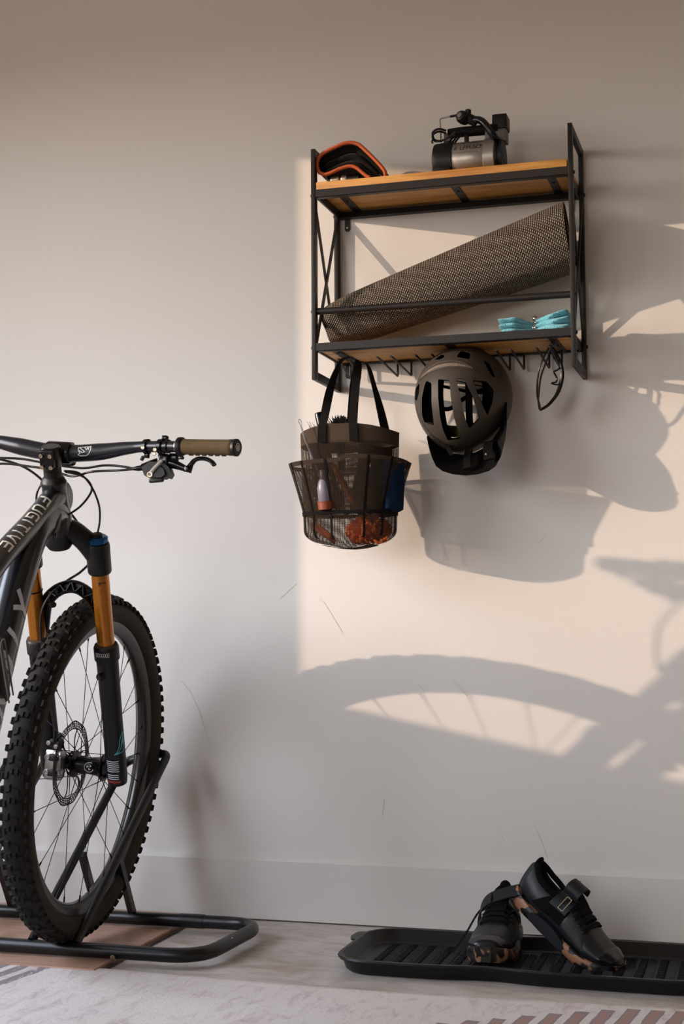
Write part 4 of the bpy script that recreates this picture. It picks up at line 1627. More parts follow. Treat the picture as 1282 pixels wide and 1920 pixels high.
def make_wheel(root, front=True):
    w = bpy.data.objects.new('front_wheel' if front else 'rear_wheel', None)
    COL.objects.link(w)
    w.parent = root
    ty = tyre_mesh().build('tyre', 'sidewall', w, 50)
    kb = MB()
    n = 84
    # tread band under the knobs
    rings = []
    for i in range(120):
        th = 2 * pi * i / 120
        ring = []
        for k in range(13):
            a = radians(-66) + radians(132) * k / 12
            ring.append(V(.0304 * sin(a), (.3375 + .0304 * cos(a)) * cos(th), (.3375 + .0304 * cos(a)) * sin(th)))
        rings.append(ring)
    kb.loft(rings, closed=True, cap=False, wrap=False)
    for i in range(n):
        th = 2 * pi * i / n
        dt = 2 * pi / n
        for s in (-1, 1):
            knob(kb, th + (0 if s > 0 else dt / 2), s * radians(57), .0150, .0115, .0064, 0)
            if i % 2 == 0:
                knob(kb, th + dt * (.5 if s > 0 else .3), s * radians(16), .0150, .0115, .0045, s * .002)
            else:
                knob(kb, th + dt * .4, s * radians(29), .0135, .0095, .0045, s * .0015)
                knob(kb, th + dt * .1, s * radians(9), .0120, .0080, .0045, 0)
    kb.build('tread', 'tyre', w, 20)
    rp = [(-.0172, .3135), (-.0165, .3085), (-.0145, .300), (-.010, .2925), (-.004, .2885), (.004, .2885), (.010, .2925), (.0145, .300), (.0165, .3085), (.0172, .3135), (.0135, .3125), (-.0135, .3125)]
    mb = MB()
    mb.loft([[V(x, r * cos(t), r * sin(t)) for x, r in rp] for t in [2 * pi * i / 120 for i in range(120)]], closed=True, cap=False)
    mb.build('rim', 'carbon', w, 40)
    X = axis_mat((0, 0, 0), (1, 0, 0))
    mb = MB().lathe([(.010, -.056), (.012, -.050), (.016, -.046), (.018, -.040), (.029, -.036), (.029, -.033), (.020, -.028), (.0185, 0), (.0215, .022), (.030, .032), (.030, .035), (.024, .038), (.021, .046), (.020, .058)], X, 28)
    hb = mb.build('hub', 'blackgloss', w, 40)
    if front:
        em = MB()
        T = axis_mat((.0, 0, 0), (1, 0, 0))
        def hubmap(u, v):
            # on the hub barrel, facing back toward the rider
            a = v / .0198
            return V(.006 + u, -.0204 * cos(a), .0204 * sin(a) - .001)
        ring = [(.0105 * cos(2 * pi * k / 24), .0105 * sin(2 * pi * k / 24)) for k in range(25)]
        strip(em, ring, .0013, 1, hubmap)
        for k in range(3):
            a = 2 * pi * k / 3 + .5
            strip(em, [(.002 * cos(a), .002 * sin(a)), (.005 * cos(a), .005 * sin(a)), (.005 * cos(a + .7), .005 * sin(a + .7))], .0016, 2, hubmap)
        em.build('emblem', 'white', hb, 0)
    # spokes
    types = []
    for side in (-1, 1):
        for lead in (-1, 1):
            mb = MB()
            fl = V(side * .034, .0265 * cos(lead * radians(78)), .0265 * sin(lead * radians(78)))
            rm = V(side * .0035, .2895, 0)
            d = (rm - fl).normalized()
            mb.tube([fl, fl.lerp(rm, .12), fl.lerp(rm, .2), fl.lerp(rm, .88), rm], [.00105, .00105, .00085, .00085, .00105], 6)
            mb.tube([rm - d * .013, rm + d * .003], .0019, 8)
            o = mb.build('spoke', 'spoke', w, 60)
            o['kind'] = 'thing'
            types.append(o)
    k = 0
    for o in types:
        side_off = {0: 0, 1: 2, 2: 1, 3: 3}[k]
        for j in range(7):
            a = 2 * pi * (j / 7 + side_off / 28)
            if j == 0:
                o.matrix_local = Matrix.Rotation(a, 4, 'X')
            else:
                copy_part(o, w, Matrix.Rotation(a, 4, 'X'))
        k += 1
    for o in w.children:
        if o.name.startswith('spoke') and 'kind' in o:
            del o['kind']
    # brake disc
    mb = MB()
    xr = -.0445
    for r_, wd in ((.0755, .0016), (.0805, .0012), (.0852, .0012), (.0897, .0018)):
        for_ring = []
        for i in range(108):
            t = 2 * pi * i / 108
            wv = .0012 * sin(t * 9) if r_ > .089 else 0
            for_ring.append(V(xr, (r_ + wv) * cos(t), (r_ + wv) * sin(t)))
        mb.tube(for_ring, (wd, .0009), 6, closed=True, up=None)
    for i in range(54):
        t = 2 * pi * i / 54
        mb.tube([V(xr, .075 * cos(t), .075 * sin(t)), V(xr, .0895 * cos(t + .09), .0895 * sin(t + .09))], (.0011, .0009), 5)
    for i in range(6):
        t = 2 * pi * i / 6
        pts = [V(xr, r_ * cos(t + q), r_ * sin(t + q)) for r_, q in ((.0235, 0), (.035, .22), (.050, .36), (.064, .36), (.0765, .26))]
        mb.tube(smooth_path(pts, 4), (.0026, .0009), 6)
    mb.tube([V(xr, .0235 * cos(2 * pi * i / 40), .0235 * sin(2 * pi * i / 40)) for i in range(40)], (.003, .0012), 6, closed=True)
    for i in range(6):
        t = 2 * pi * i / 6 + .1
        mb.lathe([(.0034, -.004), (.0034, .001), (.001, .0015)], axis_mat(V(xr, .0225 * cos(t), .0225 * sin(t)), (-1, 0, 0)), 10)
    mb.build('brake_rotor', 'rotor', w, 40)
    return w


make_wheel(bike)

# fork ----------------------------------------------------------------
XR, XLg = .0705, -.081
fork = bpy.data.objects.new('fork', None)
COL.objects.link(fork)
fork.parent = bike
for x in (XR, XLg):
    cyl_between(MB(), leg(x, .285), leg(x, .480), [(0, .0180), (1, .0180)], 32).build('stanchion', 'gold', fork)
    mb = MB()
    cyl_between(mb, leg(x, -.022), leg(x, .305), [(0, .0165), (.008, .0205), (.06, .0222), (.45, .0215), (.86, .0228), (.90, .0232), (.905, .0262), (.985, .0262), (1, .0235)], 32)
    # dropout lug towards the hub
    sgn = 1 if x < 0 else -1
    cyl_between(mb, (x, 0.004, .002), (x + sgn * .022, .004, .002), [(0, .019), (.7, .0195), (1, .0165)], 20)
    mb.build('lower_leg', 'fork', fork)
    cyl_between(MB(), leg(x, .3035), leg(x, .3075), [(0, .0235), (.5, .0238), (1, .0195)], 32).build('wiper_seal', 'hem', fork)
# crown with two legs clamps
mb = MB()
for x in (XR, XLg):
    cyl_between(mb, leg(x, .466), leg(x, .531), [(0, .0225), (.05, .0242), (.9, .0245), (1, .0225)], 32)
    p0, p1, p2, p3 = steer(.548, .002), leg(x * .30, .560, -.016), leg(x * .66, .536, -.006), leg(x, .505)
    mb.tube(smooth_path([p0, p1, p2, p3], 6), [(.026 - .004 * sin(pi * i / 18), .0195 + .002 * sin(pi * i / 18)) for i in range(19)], 16, up=(0, -.9, .4))
cyl_between(mb, steer(.525), steer(.566), [(0, .022), (.2, .027), (1, .0285)], 28)
mb.build('crown', 'fork', fork, 45)
mb = MB()
cyl_between(mb, leg(XR, .531), leg(XR, .545), [(0, .0195), (.15, .0222), (.75, .0222), (.85, .0205), (1, .0175)], 12)
mb.build('top_cap', 'blue', fork, 25, 'blue anodised adjuster cap')
cyl_between(MB(), leg(XR, .545), leg(XR, .551), [(0, .011), (.8, .011), (1, .008)], 16).build('cable_stop', 'black', fork)
cyl_between(MB(), leg(XLg, .531), leg(XLg, .541), [(0, .0185), (.7, .0185), (1, .014)], 16).build('top_cap', 'black', fork, label='black air cap')
cyl_between(MB(), leg(XLg, .412), leg(XLg, .4155), [(0, .0186), (.5, .0192), (1, .0186)], 28).build('o_ring', 'blackmatte', fork)
# arch with ribs
mb = MB()
arc = [leg(XLg + .002, .295, .006), V(-.071, -.150, .318), V(-.056, -.170, .352), V(-.030, -.180, .375), V(0, -.182, .385), V(.028, -.180, .378), V(.050, -.168, .355), V(.062, -.150, .320), leg(XR - .002, .295, .006)]
ap = smooth_path(arc, 5)
for off, rr in ((V(0, 0, .0095), .0032), (V(0, 0, -.0115), .0032)):
    pts = []
    for i, p in enumerate(ap):
        t = i / (len(ap) - 1)
        c = V(-.005, -.17, .30)
        d = (p - c)
        d.y = 0
        d.normalize()
        pts.append(p + d * off.z)
    mb.tube(pts, (rr, .008), 8, up=(0, 1, 0))
for i in range(4, len(ap) - 4, 4):
    for sgn in (-1, 1):
        j = i + sgn * 2
        c = V(-.005, -.17, .30)
        d0, d1 = (ap[i] - c), (ap[j] - c)
        d0.y = d1.y = 0
        mb.tube([ap[i] + d0.normalized() * .0095, ap[j] - d1.normalized() * .0115], (.0018, .006), 6, up=(0, 1, 0))
for off in (.004,):
    mb.tube([p + V(0, off + .004, 0) for p in ap], (.010, .0015), 6, up=(0, 1, 0))
mb.build('arch', 'fork', fork, 45)
mb = MB().tube([V(-.038, -.186, .342), V(-.030, -.194, .344)], .006, 10)
mb.build('hose_clip', 'black', fork)
cyl_between(MB(), leg(XR, .243, -.020) + V(-.006, 0, 0), leg(XR, .243, -.031) + V(-.009, 0, 0), [(0, .0085), (.6, .0085), (1, .006)], 14).build('air_valve', 'black', fork)


# printed marks on the right leg
def legmap(x, r, t0, ang0):
    """u around the leg (to the right as seen from behind), v up along it"""
    def f(u, v):
        a = ang0 + u / r
        # a=0 faces backward (-SF), positive toward +x
        return V(x, 0, 0) + SF * (-.02 - r * cos(a)) + V(r * sin(a), 0, 0) + SA * (t0 + v)
    return f


lm = legmap(XR, .0265, .292, radians(6))
mb = MB()
strip(mb, [(-.017, -.005), (.013, -.004), (.013, .004), (-.017, .003), (-.017, -.005)], .0008, 4, lm)
for k, x in enumerate((-.007, -.003, .001, .005, .009)):
    strip(mb, [(x, -.002), (x + .0012, .002)], .0010, 1, lm)
strip(mb, [(-.007, -.002), (.010, -.001)], .0006, 2, lm)
ring = [(-.0125 + .0022 * cos(2 * pi * k / 12), -.0008 + .0018 * sin(2 * pi * k / 12)) for k in range(13)]
strip(mb, ring, .0010, 1, lm)
mb.build('badge', 'white', fork, 0)
lm = legmap(XR, .0226, .262, radians(52))
mb = MB()
ring = [(.0075 * (abs(cos(a)) ** .6) * (1 if cos(a) > 0 else -1), .0035 * (abs(sin(a)) ** .6) * (1 if sin(a) > 0 else -1)) for a in [2 * pi * k / 20 for k in range(21)]]
strip(mb, ring, .0008, 1, lm)
strip(mb, [(0, .003), (0, -.003)], .0007, 1, lm)
strip(mb, [(-.004, .008), (.006, .009)], .0006, 2, lm)
mb.build('badge', 'white', fork, 0)
lm = legmap(XR, .0225, .085, radians(62))
mb = MB()
strip(mb, [(-.016, -.026), (-.006, -.022), (.001, -.010), (.004, .004), (.008, .022), (.002, .016), (-.003, .004), (-.005, -.010), (-.011, -.022), (-.016, -.026), (.004, -.024), (.009, -.012), (.010, .0)], .0016, 3, lm)
strip(mb, [(.000, -.008), (.004, .006), (.005, -.006), (.008, .006), (.010, -.004)], .0015, 2, lm)
mb.build('emblem', 'cyan', fork, 0)
lm = legmap(XR, .0226, .0, radians(4))
mb = MB()
rnd = random.Random(4)
for r_ in range(9):
    v = .042 - r_ * .0048 - (.004 if r_ > 5 else 0)
    u = -.013
    while u < .012:
        l_ = rnd.uniform(.0015, .0045)
        strip(mb, [(u, v), (min(.013, u + l_), v)], .0020, 2, lm)
        u += l_ + .0016
mb.build('warning_print', 'letter_grey', fork, 0, 'grey block of warning print')
mb = MB()
strip(mb, [(-.013, -.0075), (.013, -.0075)], .0050, 6, lm)
mb.build('red_label', 'red', fork, 0, 'dull red strip label')
lm = legmap(XR, .0182, .448, radians(24))
mb = MB()
for x, y, w in ((-.003, .002, .0022), (-.001, -.001, .002), (.001, .002, .0018), (.0055, .001, .0016), (.008, .0005, .0016), (-.003, -.0025, .0015)):
    strip(mb, [(x - w / 2, y), (x + w / 2, y)], .0022, 1, lm)
mb.build('size_mark', 'darkprint', fork, 0)
lm = legmap(XLg, .0182, .452, radians(30))
mb = MB()
strip(mb, [(.002, -.004), (.004, .004), (.0065, -.002), (.003, -.002)], .0008, 2, lm)
mb.build('size_mark', 'darkprint', fork, 0)

# caliper --------------------------------------------------------------
cal = bpy.data.objects.new('brake_caliper', None)
COL.objects.link(cal)
cal.parent = bike
cc = V(-.056, -.060, .002)
mb = MB()
mb.box(cc, (.040, .022, .066), None, .007)
mb.box(cc + V(.002, .012, 0), (.030, .02, .058), None, .004)
mb.build('body', 'caliper', cal, 40)
for dz in (.016, -.016):
    mb = MB().box(cc + V(-.002, -.0095, dz), (.016, .006, .017), None, .003)
    mb.build('recess', 'black', cal, 40)
    for dx in (-.0125, .0125):
        mb = MB().lathe([(.0062, 0), (.0058, .003), (.0035, .0032), (.0030, .0015), (.0004, .0014)], axis_mat(cc + V(dx, -.0108, dz), (0, -1, 0)), 14)
        mb.build('bolt', 'caliper', cal)
mb = MB().box(cc + V(-.004, .006, .044), (.030, .024, .020), Matrix.Rotation(.25, 3, 'Y'), .004)
mb.tube([cc + V(-.006, 0, .040), cc + V(.004, -.006, .058), cc + V(.012, -.004, .066)], .005, 10)
mb.build('mount', 'black', cal, 40)
for q in (V(-.012, -.012, .046), V(.006, -.013, .040)):
    MB().lathe([(.0052, 0), (.005, .003), (.001, .0034)], axis_mat(cc + q, (0, -1, 0)), 12).build('bolt', 'caliper', cal)
hp = smooth_path([V(-.30, -.275, .616), V(-.20, -.258, .632), V(-.13, -.235, .626), V(-.085, -.215, .605), V(-.05, -.185, .565), V(-.015, -.155, .52), V(.012, -.140, .475), V(.020, -.137, .445), V(.004, -.150, .416), V(-.018, -.175, .392), V(-.040, -.196, .362), V(-.055, -.196, .32), V(-.058, -.17, .25), V(-.055, -.13, .16), V(-.055, -.085, .09), V(-.058, -.068, .05)], 6)
MB().tube(hp, .0025, 8).build('brake_hose', 'cable', bike)

# stem, bar, controls ---------------------------------------------------
cock = bpy.data.objects.new('cockpit', None)
COL.objects.link(cock)
cock.parent = bike
mb = MB()
cyl_between(mb, steer(.664), steer(.676), [(0, .0245), (.6, .0225), (1, .018)], 28)
cyl_between(mb, steer(.676), steer(.698), [(0, .0178), (.48, .0178), (.5, .0172), (.54, .0178), (1, .0178)], 28)
mb.build('headset_spacer', 'black', cock)
BCn = V(0, -.297, .6475)
mb = MB()
cyl_between(mb, steer(.697), steer(.738), [(0, .0185), (.06, .0200), (.94, .0200), (1, .0175)], 28)
mb.box(steer(.7175, -.017), (.030, .012, .036), Matrix.Rotation(radians(24.08), 3, 'X'), .003)
mb.tube([steer(.7165, .010), steer(.716, .030), BCn + V(0, -.004, 0)], [(.019, .016), (.021, .015), (.025, .018)], 16, up=tuple(SA))
cyl_between(mb, BCn + V(-.026, 0, 0), BCn + V(.026, 0, 0), [(0, .0205), (.06, .0222), (.94, .0222), (1, .0205)], 28)
mb.box(BCn + V(0, .016, 0), (.050, .016, .048), Matrix.Rotation(radians(24.08), 3, 'X'), .005)
mb.build('stem', 'blackgloss', cock, 40)
for dx in (-.017, .017):
    for dz in (.004, -.022):
        a = steer(.7215 + dz * .9, -.0235) + V(dx * .55, 0, 0)
        MB().lathe([(.0042, 0), (.004, .003), (.0024, .0032), (.002, .0018), (.0003, .0017)], axis_mat(a, -SF), 12).build('bolt', 'screw', cock)
bar_pts = [V(-.385, -.262, .672), V(-.215, -.276, .6680), V(-.150, -.288, .6635), V(-.092, -.295, .6555), V(-.034, -.297, .6480), V(0, -.297, .6475), V(.034, -.297, .6480), V(.092, -.300, .6545), V(.150, -.309, .6640), V(.212, -.322, .6690), V(.388, -.361, .6725)]
bp = smooth_path(bar_pts, 8)
rs = []
for p in bp:
    ax_ = abs(p.x)
    rs.append(.0172 if ax_ < .085 else (.0172 - (.0172 - .0111) * min(1, (ax_ - .085) / .085)))
MB().tube(bp, rs, 20).build('handlebar', 'frame', cock)


def bar_at(x):
    for a, b in zip(bp[:-1], bp[1:]):
        if a.x <= x <= b.x:
            t = (x - a.x) / (b.x - a.x)
            return a.lerp(b, t), (b - a).normalized()
    return bp[-1], (bp[-1] - bp[-2]).normalized()


for sg in (1, -1):
    # grip
    p0, d0 = bar_at(sg * .270)
    p1, d1 = bar_at(sg * .3845)
    if sg < 0:
        d0, d1 = -d0, -d1
    ln = (p1 - p0).length
    gm = axis_mat(p0, p1 - p0, (0, -1, 0))
    mb = MB()
    mb.lathe([(.0135, .002), (.0152, .004), (.0150, .010), (.0147, .05), (.0150, ln * .86), (.0158, ln * .9), (.0158, ln - .006), (.0145, ln - .004)], gm, 32)
    # finger ribs along the lower side
    for k in range(6):
        z = .018 + k * .0145
        for a in (205, 228, 251, 274):
            aa = radians(a)
            c = gm @ V(.0146 * sin(aa) * -1, .0146 * cos(aa), z)
            R = gm.to_3x3() @ Matrix.Rotation(0, 3, 'Z')
            mb.box(gm @ V(.0147 * cos(radians(a - 100)), .0147 * sin(radians(a - 100)), z), (.003, .005, .0095), R, .0006)
    mb.build('grip', 'grip', cock, 40)
    cm_ = MB().lathe([(.0165, -.009), (.0185, -.0075), (.0185, -.001), (.0170, .0015), (.0150, .004)], gm, 28)
    cm_.box(gm @ V(-.004, .021, -.004), (.010, .006, .009), gm.to_3x3(), .002)
    cm_.build('lock_ring', 'black', cock, 40)
    MB().lathe([(.0135, -.012), (.0140, -.0085)], gm, 28).build('collar', 'screw', cock)
    em = MB().lathe([(.0155, ln - .004), (.0168, ln - .002), (.0168, ln + .003), (.0150, ln + .0045), (.0003, ln + .0046)], gm, 28)
    e = em.build('end_cap', 'black', cock, 35)
    tm = MB()
    q = gm.copy()

    def emap(u, v):
        return q @ V(-v, (u if sg > 0 else u), ln + .0050)
    strip(tm, [(-.0015, .0085), (-.0075, .0020), (-.0075, -.0035), (-.001, -.0085), (.0060, -.0025), (.0060, .0030), (-.0015, .0085)], .0016, 2, emap)
    strip(tm, [(.004, .0025), (-.003, .0028), (-.0035, .0005), (.003, -.0008), (.0025, -.0035), (-.004, -.0032)], .0022, 2, emap)
    tm.build('emblem', 'white', e, 0)

# right-hand controls (the left hand side is their mirror)


def ctrl(sg):
    def mv(p):
        return V(p[0] * sg, p[1] + (.0 if sg > 0 else .053), p[2])

    def mir(mb):
        for i in range(len(mb.v)):
            mb.v[i] = mv(mb.v[i])
        return mb
    lev = bpy.data.objects.new('brake_lever_set', None)
    COL.objects.link(lev)
    lev.parent = bike
    # clamps round the bar
    mb = MB()
    for x, w, r in ((.1905, .009, .0150), (.2230, .010, .0150), (.238, .006, .0135)):
        c, d = bar_at(x)
        mb.lathe([(r - .002, -w / 2), (r, -w / 2 + .001), (r, w / 2 - .001), (r - .002, w / 2)], axis_mat(c, d), 20)
    c, d = bar_at(.2265)
    mb.box(c + V(.001, .004, .017), (.013, .012, .010), None, .003)
    c, d = bar_at(.190)
    mb.box(c + V(0, .004, -.015), (.010, .012, .014), None, .002)
    mb.box(V(.222, -.305, .646), (.022, .014, .024), None, .004)
    mir(mb).build('clamp', 'blackgloss', lev, 40)
    for x, dz in ((.1880, -.004), (.2155, -.008), (.2145, -.016)):
        c, d = bar_at(x)
        mb = MB().lathe([(.0038, 0), (.0034, .003), (.0005, .0034)], axis_mat(c + V(0, -.0140, dz), (0, -1, 0)), 12)
        mir(mb).build('bolt', 'screw', lev)
    # master cylinder: boot, body, pivot
    mb = MB()
    mb.tube([V(.160, -.302, .6245), V(.170, -.302, .6258), V(.178, -.302, .6275)], [.0034, .0052, .0058], 12)
    mb.tube(smooth_path([V(.178, -.300, .628), V(.195, -.298, .6345), (.215, -.297, .640), V(.235, -.297, .6405), V(.252, -.297, .6360), V(.268, -.298, .6310)], 4), [.0075, .0078, .0082, .0088, .0095, .0100, .0105, .0108, .0108, .0106, .0105, .0103, .0100, .0097, .0092, .0086, .0080, .0074, .0068, .0062, .0060], 14)
    mb.box(V(.240, -.297, .652), (.020, .014, .016), None, .004)
    mir(mb).build('master_cylinder', 'blackgloss', lev, 50)
    mb = MB()
    mb.lathe([(.0075, -.006), (.0082, -.004), (.0082, .004), (.0075, .006)], axis_mat((.2710, -.299, .6310), (0, 0, 1)), 16)
    mb.lathe([(.0052, -.009), (.0052, .009)], axis_mat((.2755, -.299, .6330), (.2, 0, 1)), 12)
    mir(mb).build('pivot', 'blackgloss', lev, 40)
    mb = MB()
    pts = smooth_path([V(.2700, -.300, .6310), V(.2760, -.299, .6390), V(.2830, -.297, .6490), V(.2920, -.296, .6530), V(.3060, -.297, .6530), V(.3180, -.300, .6485), V(.3255, -.303, .6420)], 4)
    mb.tube(pts, [(.0058, .0050)] * 8 + [(.0060, .0044)] * 17, 12, up=(0, 0, 1))
    mir(mb).build('lever_blade', 'blackgloss', lev, 50)
    # shifter body below
    mb = MB()
    poly = [(.180, .628), (.196, .640), (.222, .640), (.236, .632), (.243, .618), (.2385, .6095), (.2345, .6125), (.228, .6080), (.2130, .6070), (.2000, .6070), (.1880, .6125)]
    mb.prism(poly, .292, .312, basis((1, 0, 0), (0, 0, 1), (0, -1, 0)))
    mb.prism([(x + .004 * (.21 - x) / .03 * .3, z) for x, z in [(.188, .624), (.20, .634), (.219, .634), (.230, .626), (.234, .616), (.226, .610), (.205, .609)]], .312, .319, basis((1, 0, 0), (0, 0, 1), (0, -1, 0)))
    mir(mb).build('shifter_body', 'black', lev, 30)
    mb = MB()
    mb.tube([V(.2010, -.3195, .6130), V(.2110, -.322, .6260), V(.2260, -.322, .6430)], [(.0048, .0016), (.0040, .0016), (.0036, .0016)], 10, up=(0, -1, 0))
    mir(mb).build('shifter_plate', 'greyplast', lev, 40)
    mb = MB().lathe([(.0058, 0), (.0055, .002), (.0035, .0022), (.003, .0008), (.0003, .0008)], axis_mat((.2025, -.3200, .6140), (0, -1, 0)), 16)
    mir(mb).build('shifter_bolt', 'screw', lev)
    mb = MB().box(V(.178, -.304, .646), (.006, .010, .010), Matrix.Rotation(.5, 3, 'Y'), .002)
    mir(mb).build('release_lever', 'black', lev, 40)
    mb = MB().box(V(.214, -.312, .604), (.030, .010, .008), Matrix.Rotation(-.15, 3, 'Y'), .003)
    mir(mb).build('thumb_lever', 'black', lev, 40)


ctrl(1)
ctrl(-1)

# crest printed on the bar beside the stem
mb = MB()
cr_ = bar_at(.062)[0]


def barmap(u, v):
    c, d = bar_at(.060 + u)
    r = .01745
    a = v / r
    return c + V(0, -cos(a) * r, sin(a) * r)


strip(mb, [(-.014, .010), (.012, .011), (.013, .004), (.010, -.004), (.004, -.008), (-.008, -.008), (-.013, -.005), (-.009, -.002), (-.013, .003), (-.014, .010)], .0013, 3, barmap)
strip(mb, [(-.010, .008), (-.004, .004), (.001, .000), (-.005, -.001), (-.011, .003)], .0014, 2, barmap)
strip(mb, [(.0, .009), (.004, .004), (.006, .009), (.008, .004), (.009, .009)], .0012, 2, barmap)
mb.build('crest', 'white', cock, 0)

for nm, pts, r in (
    ('shift_cable', [(.0152, -.302, .6114), (.0327, -.27, .6112), (.0514, -.25, .5896), (.0679, -.24, .5539), (.0712, -.235, .5222), (.0692, -.235, .4951), (.0684, -.2345, .484)], .0022),
    ('shift_cable', [(.0189, -.302, .6095), (.0333, -.26, .6069), (.0486, -.25, .5948), (.0538, -.25, .5769), (.0437, -.27, .5468), (.026, -.298, .5216)], .0022),
    ('brake_hose', [(-.30, -.28, .618), (-.20, -.275, .629), (-.1318, -.272, .6315), (-.0949, -.262, .6326), (-.0417, -.258, .6271), (.0326, -.262, .622), (.0876, -.282, .6286), (.1312, -.30, .6281), (.162, -.302, .6247)], .0024),
    ('brake_hose', [(-.28, -.28, .600), (-.20, -.270, .612), (-.1357, -.265, .6204), (-.0936, -.258, .6196), (-.0351, -.255, .6150), (.0126, -.258, .6046), (.0619, -.275, .6153), (.1264, -.30, .6194), (.162, -.302, .6240)], .0024),
    ('shift_cable', [(-.04, -.262, .604), (-.060, -.255, .570), (-.050, -.275, .545), (-.030, -.300, .535)], .0022)):
    MB().tube(smooth_path(pts, 8), r, 8).build(nm, 'cable', bike, 60)

# frame: built in the wheel plane, then turned 8 degrees about the steering axis
S0 = SF * -.046
MF = Matrix.Translation(S0) @ Matrix.Rotation(radians(8), 4, SA) @ Matrix.Translation(-S0)


def FP(mb):
    return mb.xform(MF)


mb = MB()
cyl_between(mb, steer(.556), steer(.665), [(0, .0285), (.08, .0300), (.35, .0290), (.6, .0250), (.9, .0240), (.96, .0262), (1, .0255)], 32)
# top tube with tall head end
tt = smooth_path([V(0, -.262, .560), V(0, -.315, .553), V(0, -.434, .500), V(0, -.602, .428), V(0, -.760, .345), V(0, -.905, .262)], 6)
nT = len(tt)
tr = []
for i in range(nT):
    t = i / (nT - 1)
    k = max(0, 1 - t / .35)
    tr.append((.0225 + .003 * k, .0205 + .017 * k * k))
sq = [(cos(a) * (1 if abs(cos(a)) < .0 else abs(cos(a)) ** -.12 if abs(cos(a)) > 1e-3 else 1), sin(a)) for a in [2 * pi * k / 28 for k in range(28)]]
mb.tube(tt, tr, 28, up=(0, -.3, 1))
dt = smooth_path([V(0, -.268, .520), V(0, -.315, .525), V(0, -.395, .495), V(0, -.450, .460), V(0, -.518, .370), V(0, -.612, .213), V(0, -.690, .07), V(0, -.765, -.035)], 6)
mb.tube(dt, [(.0265 + .004 * min(1, i / 12), .028 + .0045 * min(1, i / 12)) for i in range(len(dt))], 28, up=(0, -1, .6))
# seat tube, bottom bracket, stays
mb.tube([V(0, -.770, -.05), V(0, -.82, .08), V(0, -.90, .27), V(0, -.925, .335)], [.026, .021, .0195, .0195], 20)
cyl_between(mb, (-.045, -.772, -.045), (.045, -.772, -.045), [(0, .022), (1, .022)], 24)
for s in (-1, 1):
    mb.tube(smooth_path([V(s * .030, -.80, -.03), V(s * .045, -.95, -.02), V(s * .070, -1.205, .0)], 5), [(.008, .012)] * 11, 12, up=(0, 0, 1))
    mb.tube(smooth_path([V(s * .018, -.905, .27), V(s * .05, -1.02, .20), V(s * .070, -1.205, .0)], 5), [(.007, .010)] * 11, 12, up=(0, 0, 1))
FP(mb)
frame = mb.build('frame', 'frame', bike, 45)
# cable port cover on the right of the head junction
mb = MB().tube([V(.0275, -.345, .520), V(.0300, -.368, .500), V(.0300, -.395, .474)], [(.006, .0022), (.010, .0030), (.0085, .0022)], 12, up=(1, 0, 0))
FP(mb).build('port_cover', 'black', frame, 45)
mb = MB().lathe([(.0038, 0), (.0036, .002), (.002, .0022), (.0003, .0012)], axis_mat(V(.0325, -.388, .480), (1, -.1, -.1)), 12)
FP(mb).build('port_screw', 'blackgloss', frame)


def path_at(path, s):
    d = 0
    for a, b in zip(path[:-1], path[1:]):
        L_ = (b - a).length
        if d + L_ >= s:
            return a.lerp(b, (s - d) / L_), (b - a).normalized(), d
        d += L_
    return path[-1], (path[-1] - path[-2]).normalized(), d


def tubemap(path, rad, s0, ang0, eps, su=1.0, sgn=1):
    """u along the tube, v around it; angle 0 = +x side, 90 = up"""
    tot = sum((b - a).length for a, b in zip(path[:-1], path[1:]))

    def f(u, v):
        s = s0 + u * su
        c, d, _ = path_at(path, s)
        x = V(1, 0, 0)
        up = x.cross(d).normalized()
        if up.z < 0:
            up = -up
        rx, ry = rad(s / tot)
        a = ang0 + sgn * v / ((rx + ry) / 2)
        return c + x * ((rx + eps) * cos(a)) + up * ((ry + eps) * sin(a))
    return f


def tt_r(t):
    k = max(0, 1 - t / .35)
    return (.0225 + .003 * k, .0205 + .017 * k * k)


tm, w = text_strips('FUGITIVE', .0205, .0036, .42, .12, 3, tubemap(tt, tt_r, .112, radians(94), .0007, 1.62, -1))
FP(tm).build('lettering', 'letter_warm', frame, 0, 'cream lettering on the top tube')


def dt_r(t):
    i = t * (len(dt) - 1)
    q = min(1, i / 12)
    return (.0265 + .004 * q, .028 + .0045 * q)


dtr = dt[::-1]
tot_dt = sum((b - a).length for a, b in zip(dt[:-1], dt[1:]))
tm, w = text_strips('KNOLLY', .0330, .0072, .26, .40, 3, tubemap(dtr, lambda t: dt_r(1 - t), .175, radians(-8), .0007, 1.46, 1))
FP(tm).build('lettering', 'letter_grey', frame, 0, 'silver lettering on the down tube')
# bottle-cage block on the down tube
mb = MB().box(V(.008, -.650, .235), (.056, .03, .13), Matrix.Rotation(radians(30), 3, 'X'), .012)
FP(mb)
mb.build('bottle_cage', 'black', bike, 40)
mb = MB()
c0 = V(.037, -.650, .235)
R = Matrix.Rotation(radians(30), 3, 'X')
pts = [c0 + R @ V(0, y, z) for y, z in ((-.012, -.06), (-.012, .055), (.0, .060), (.012, .055), (.012, -.06))]
mb.tube(fillet(pts, .008), .0016, 6)
FP(mb)
mb.build('cage_outline', 'greyplast', bike, 40)
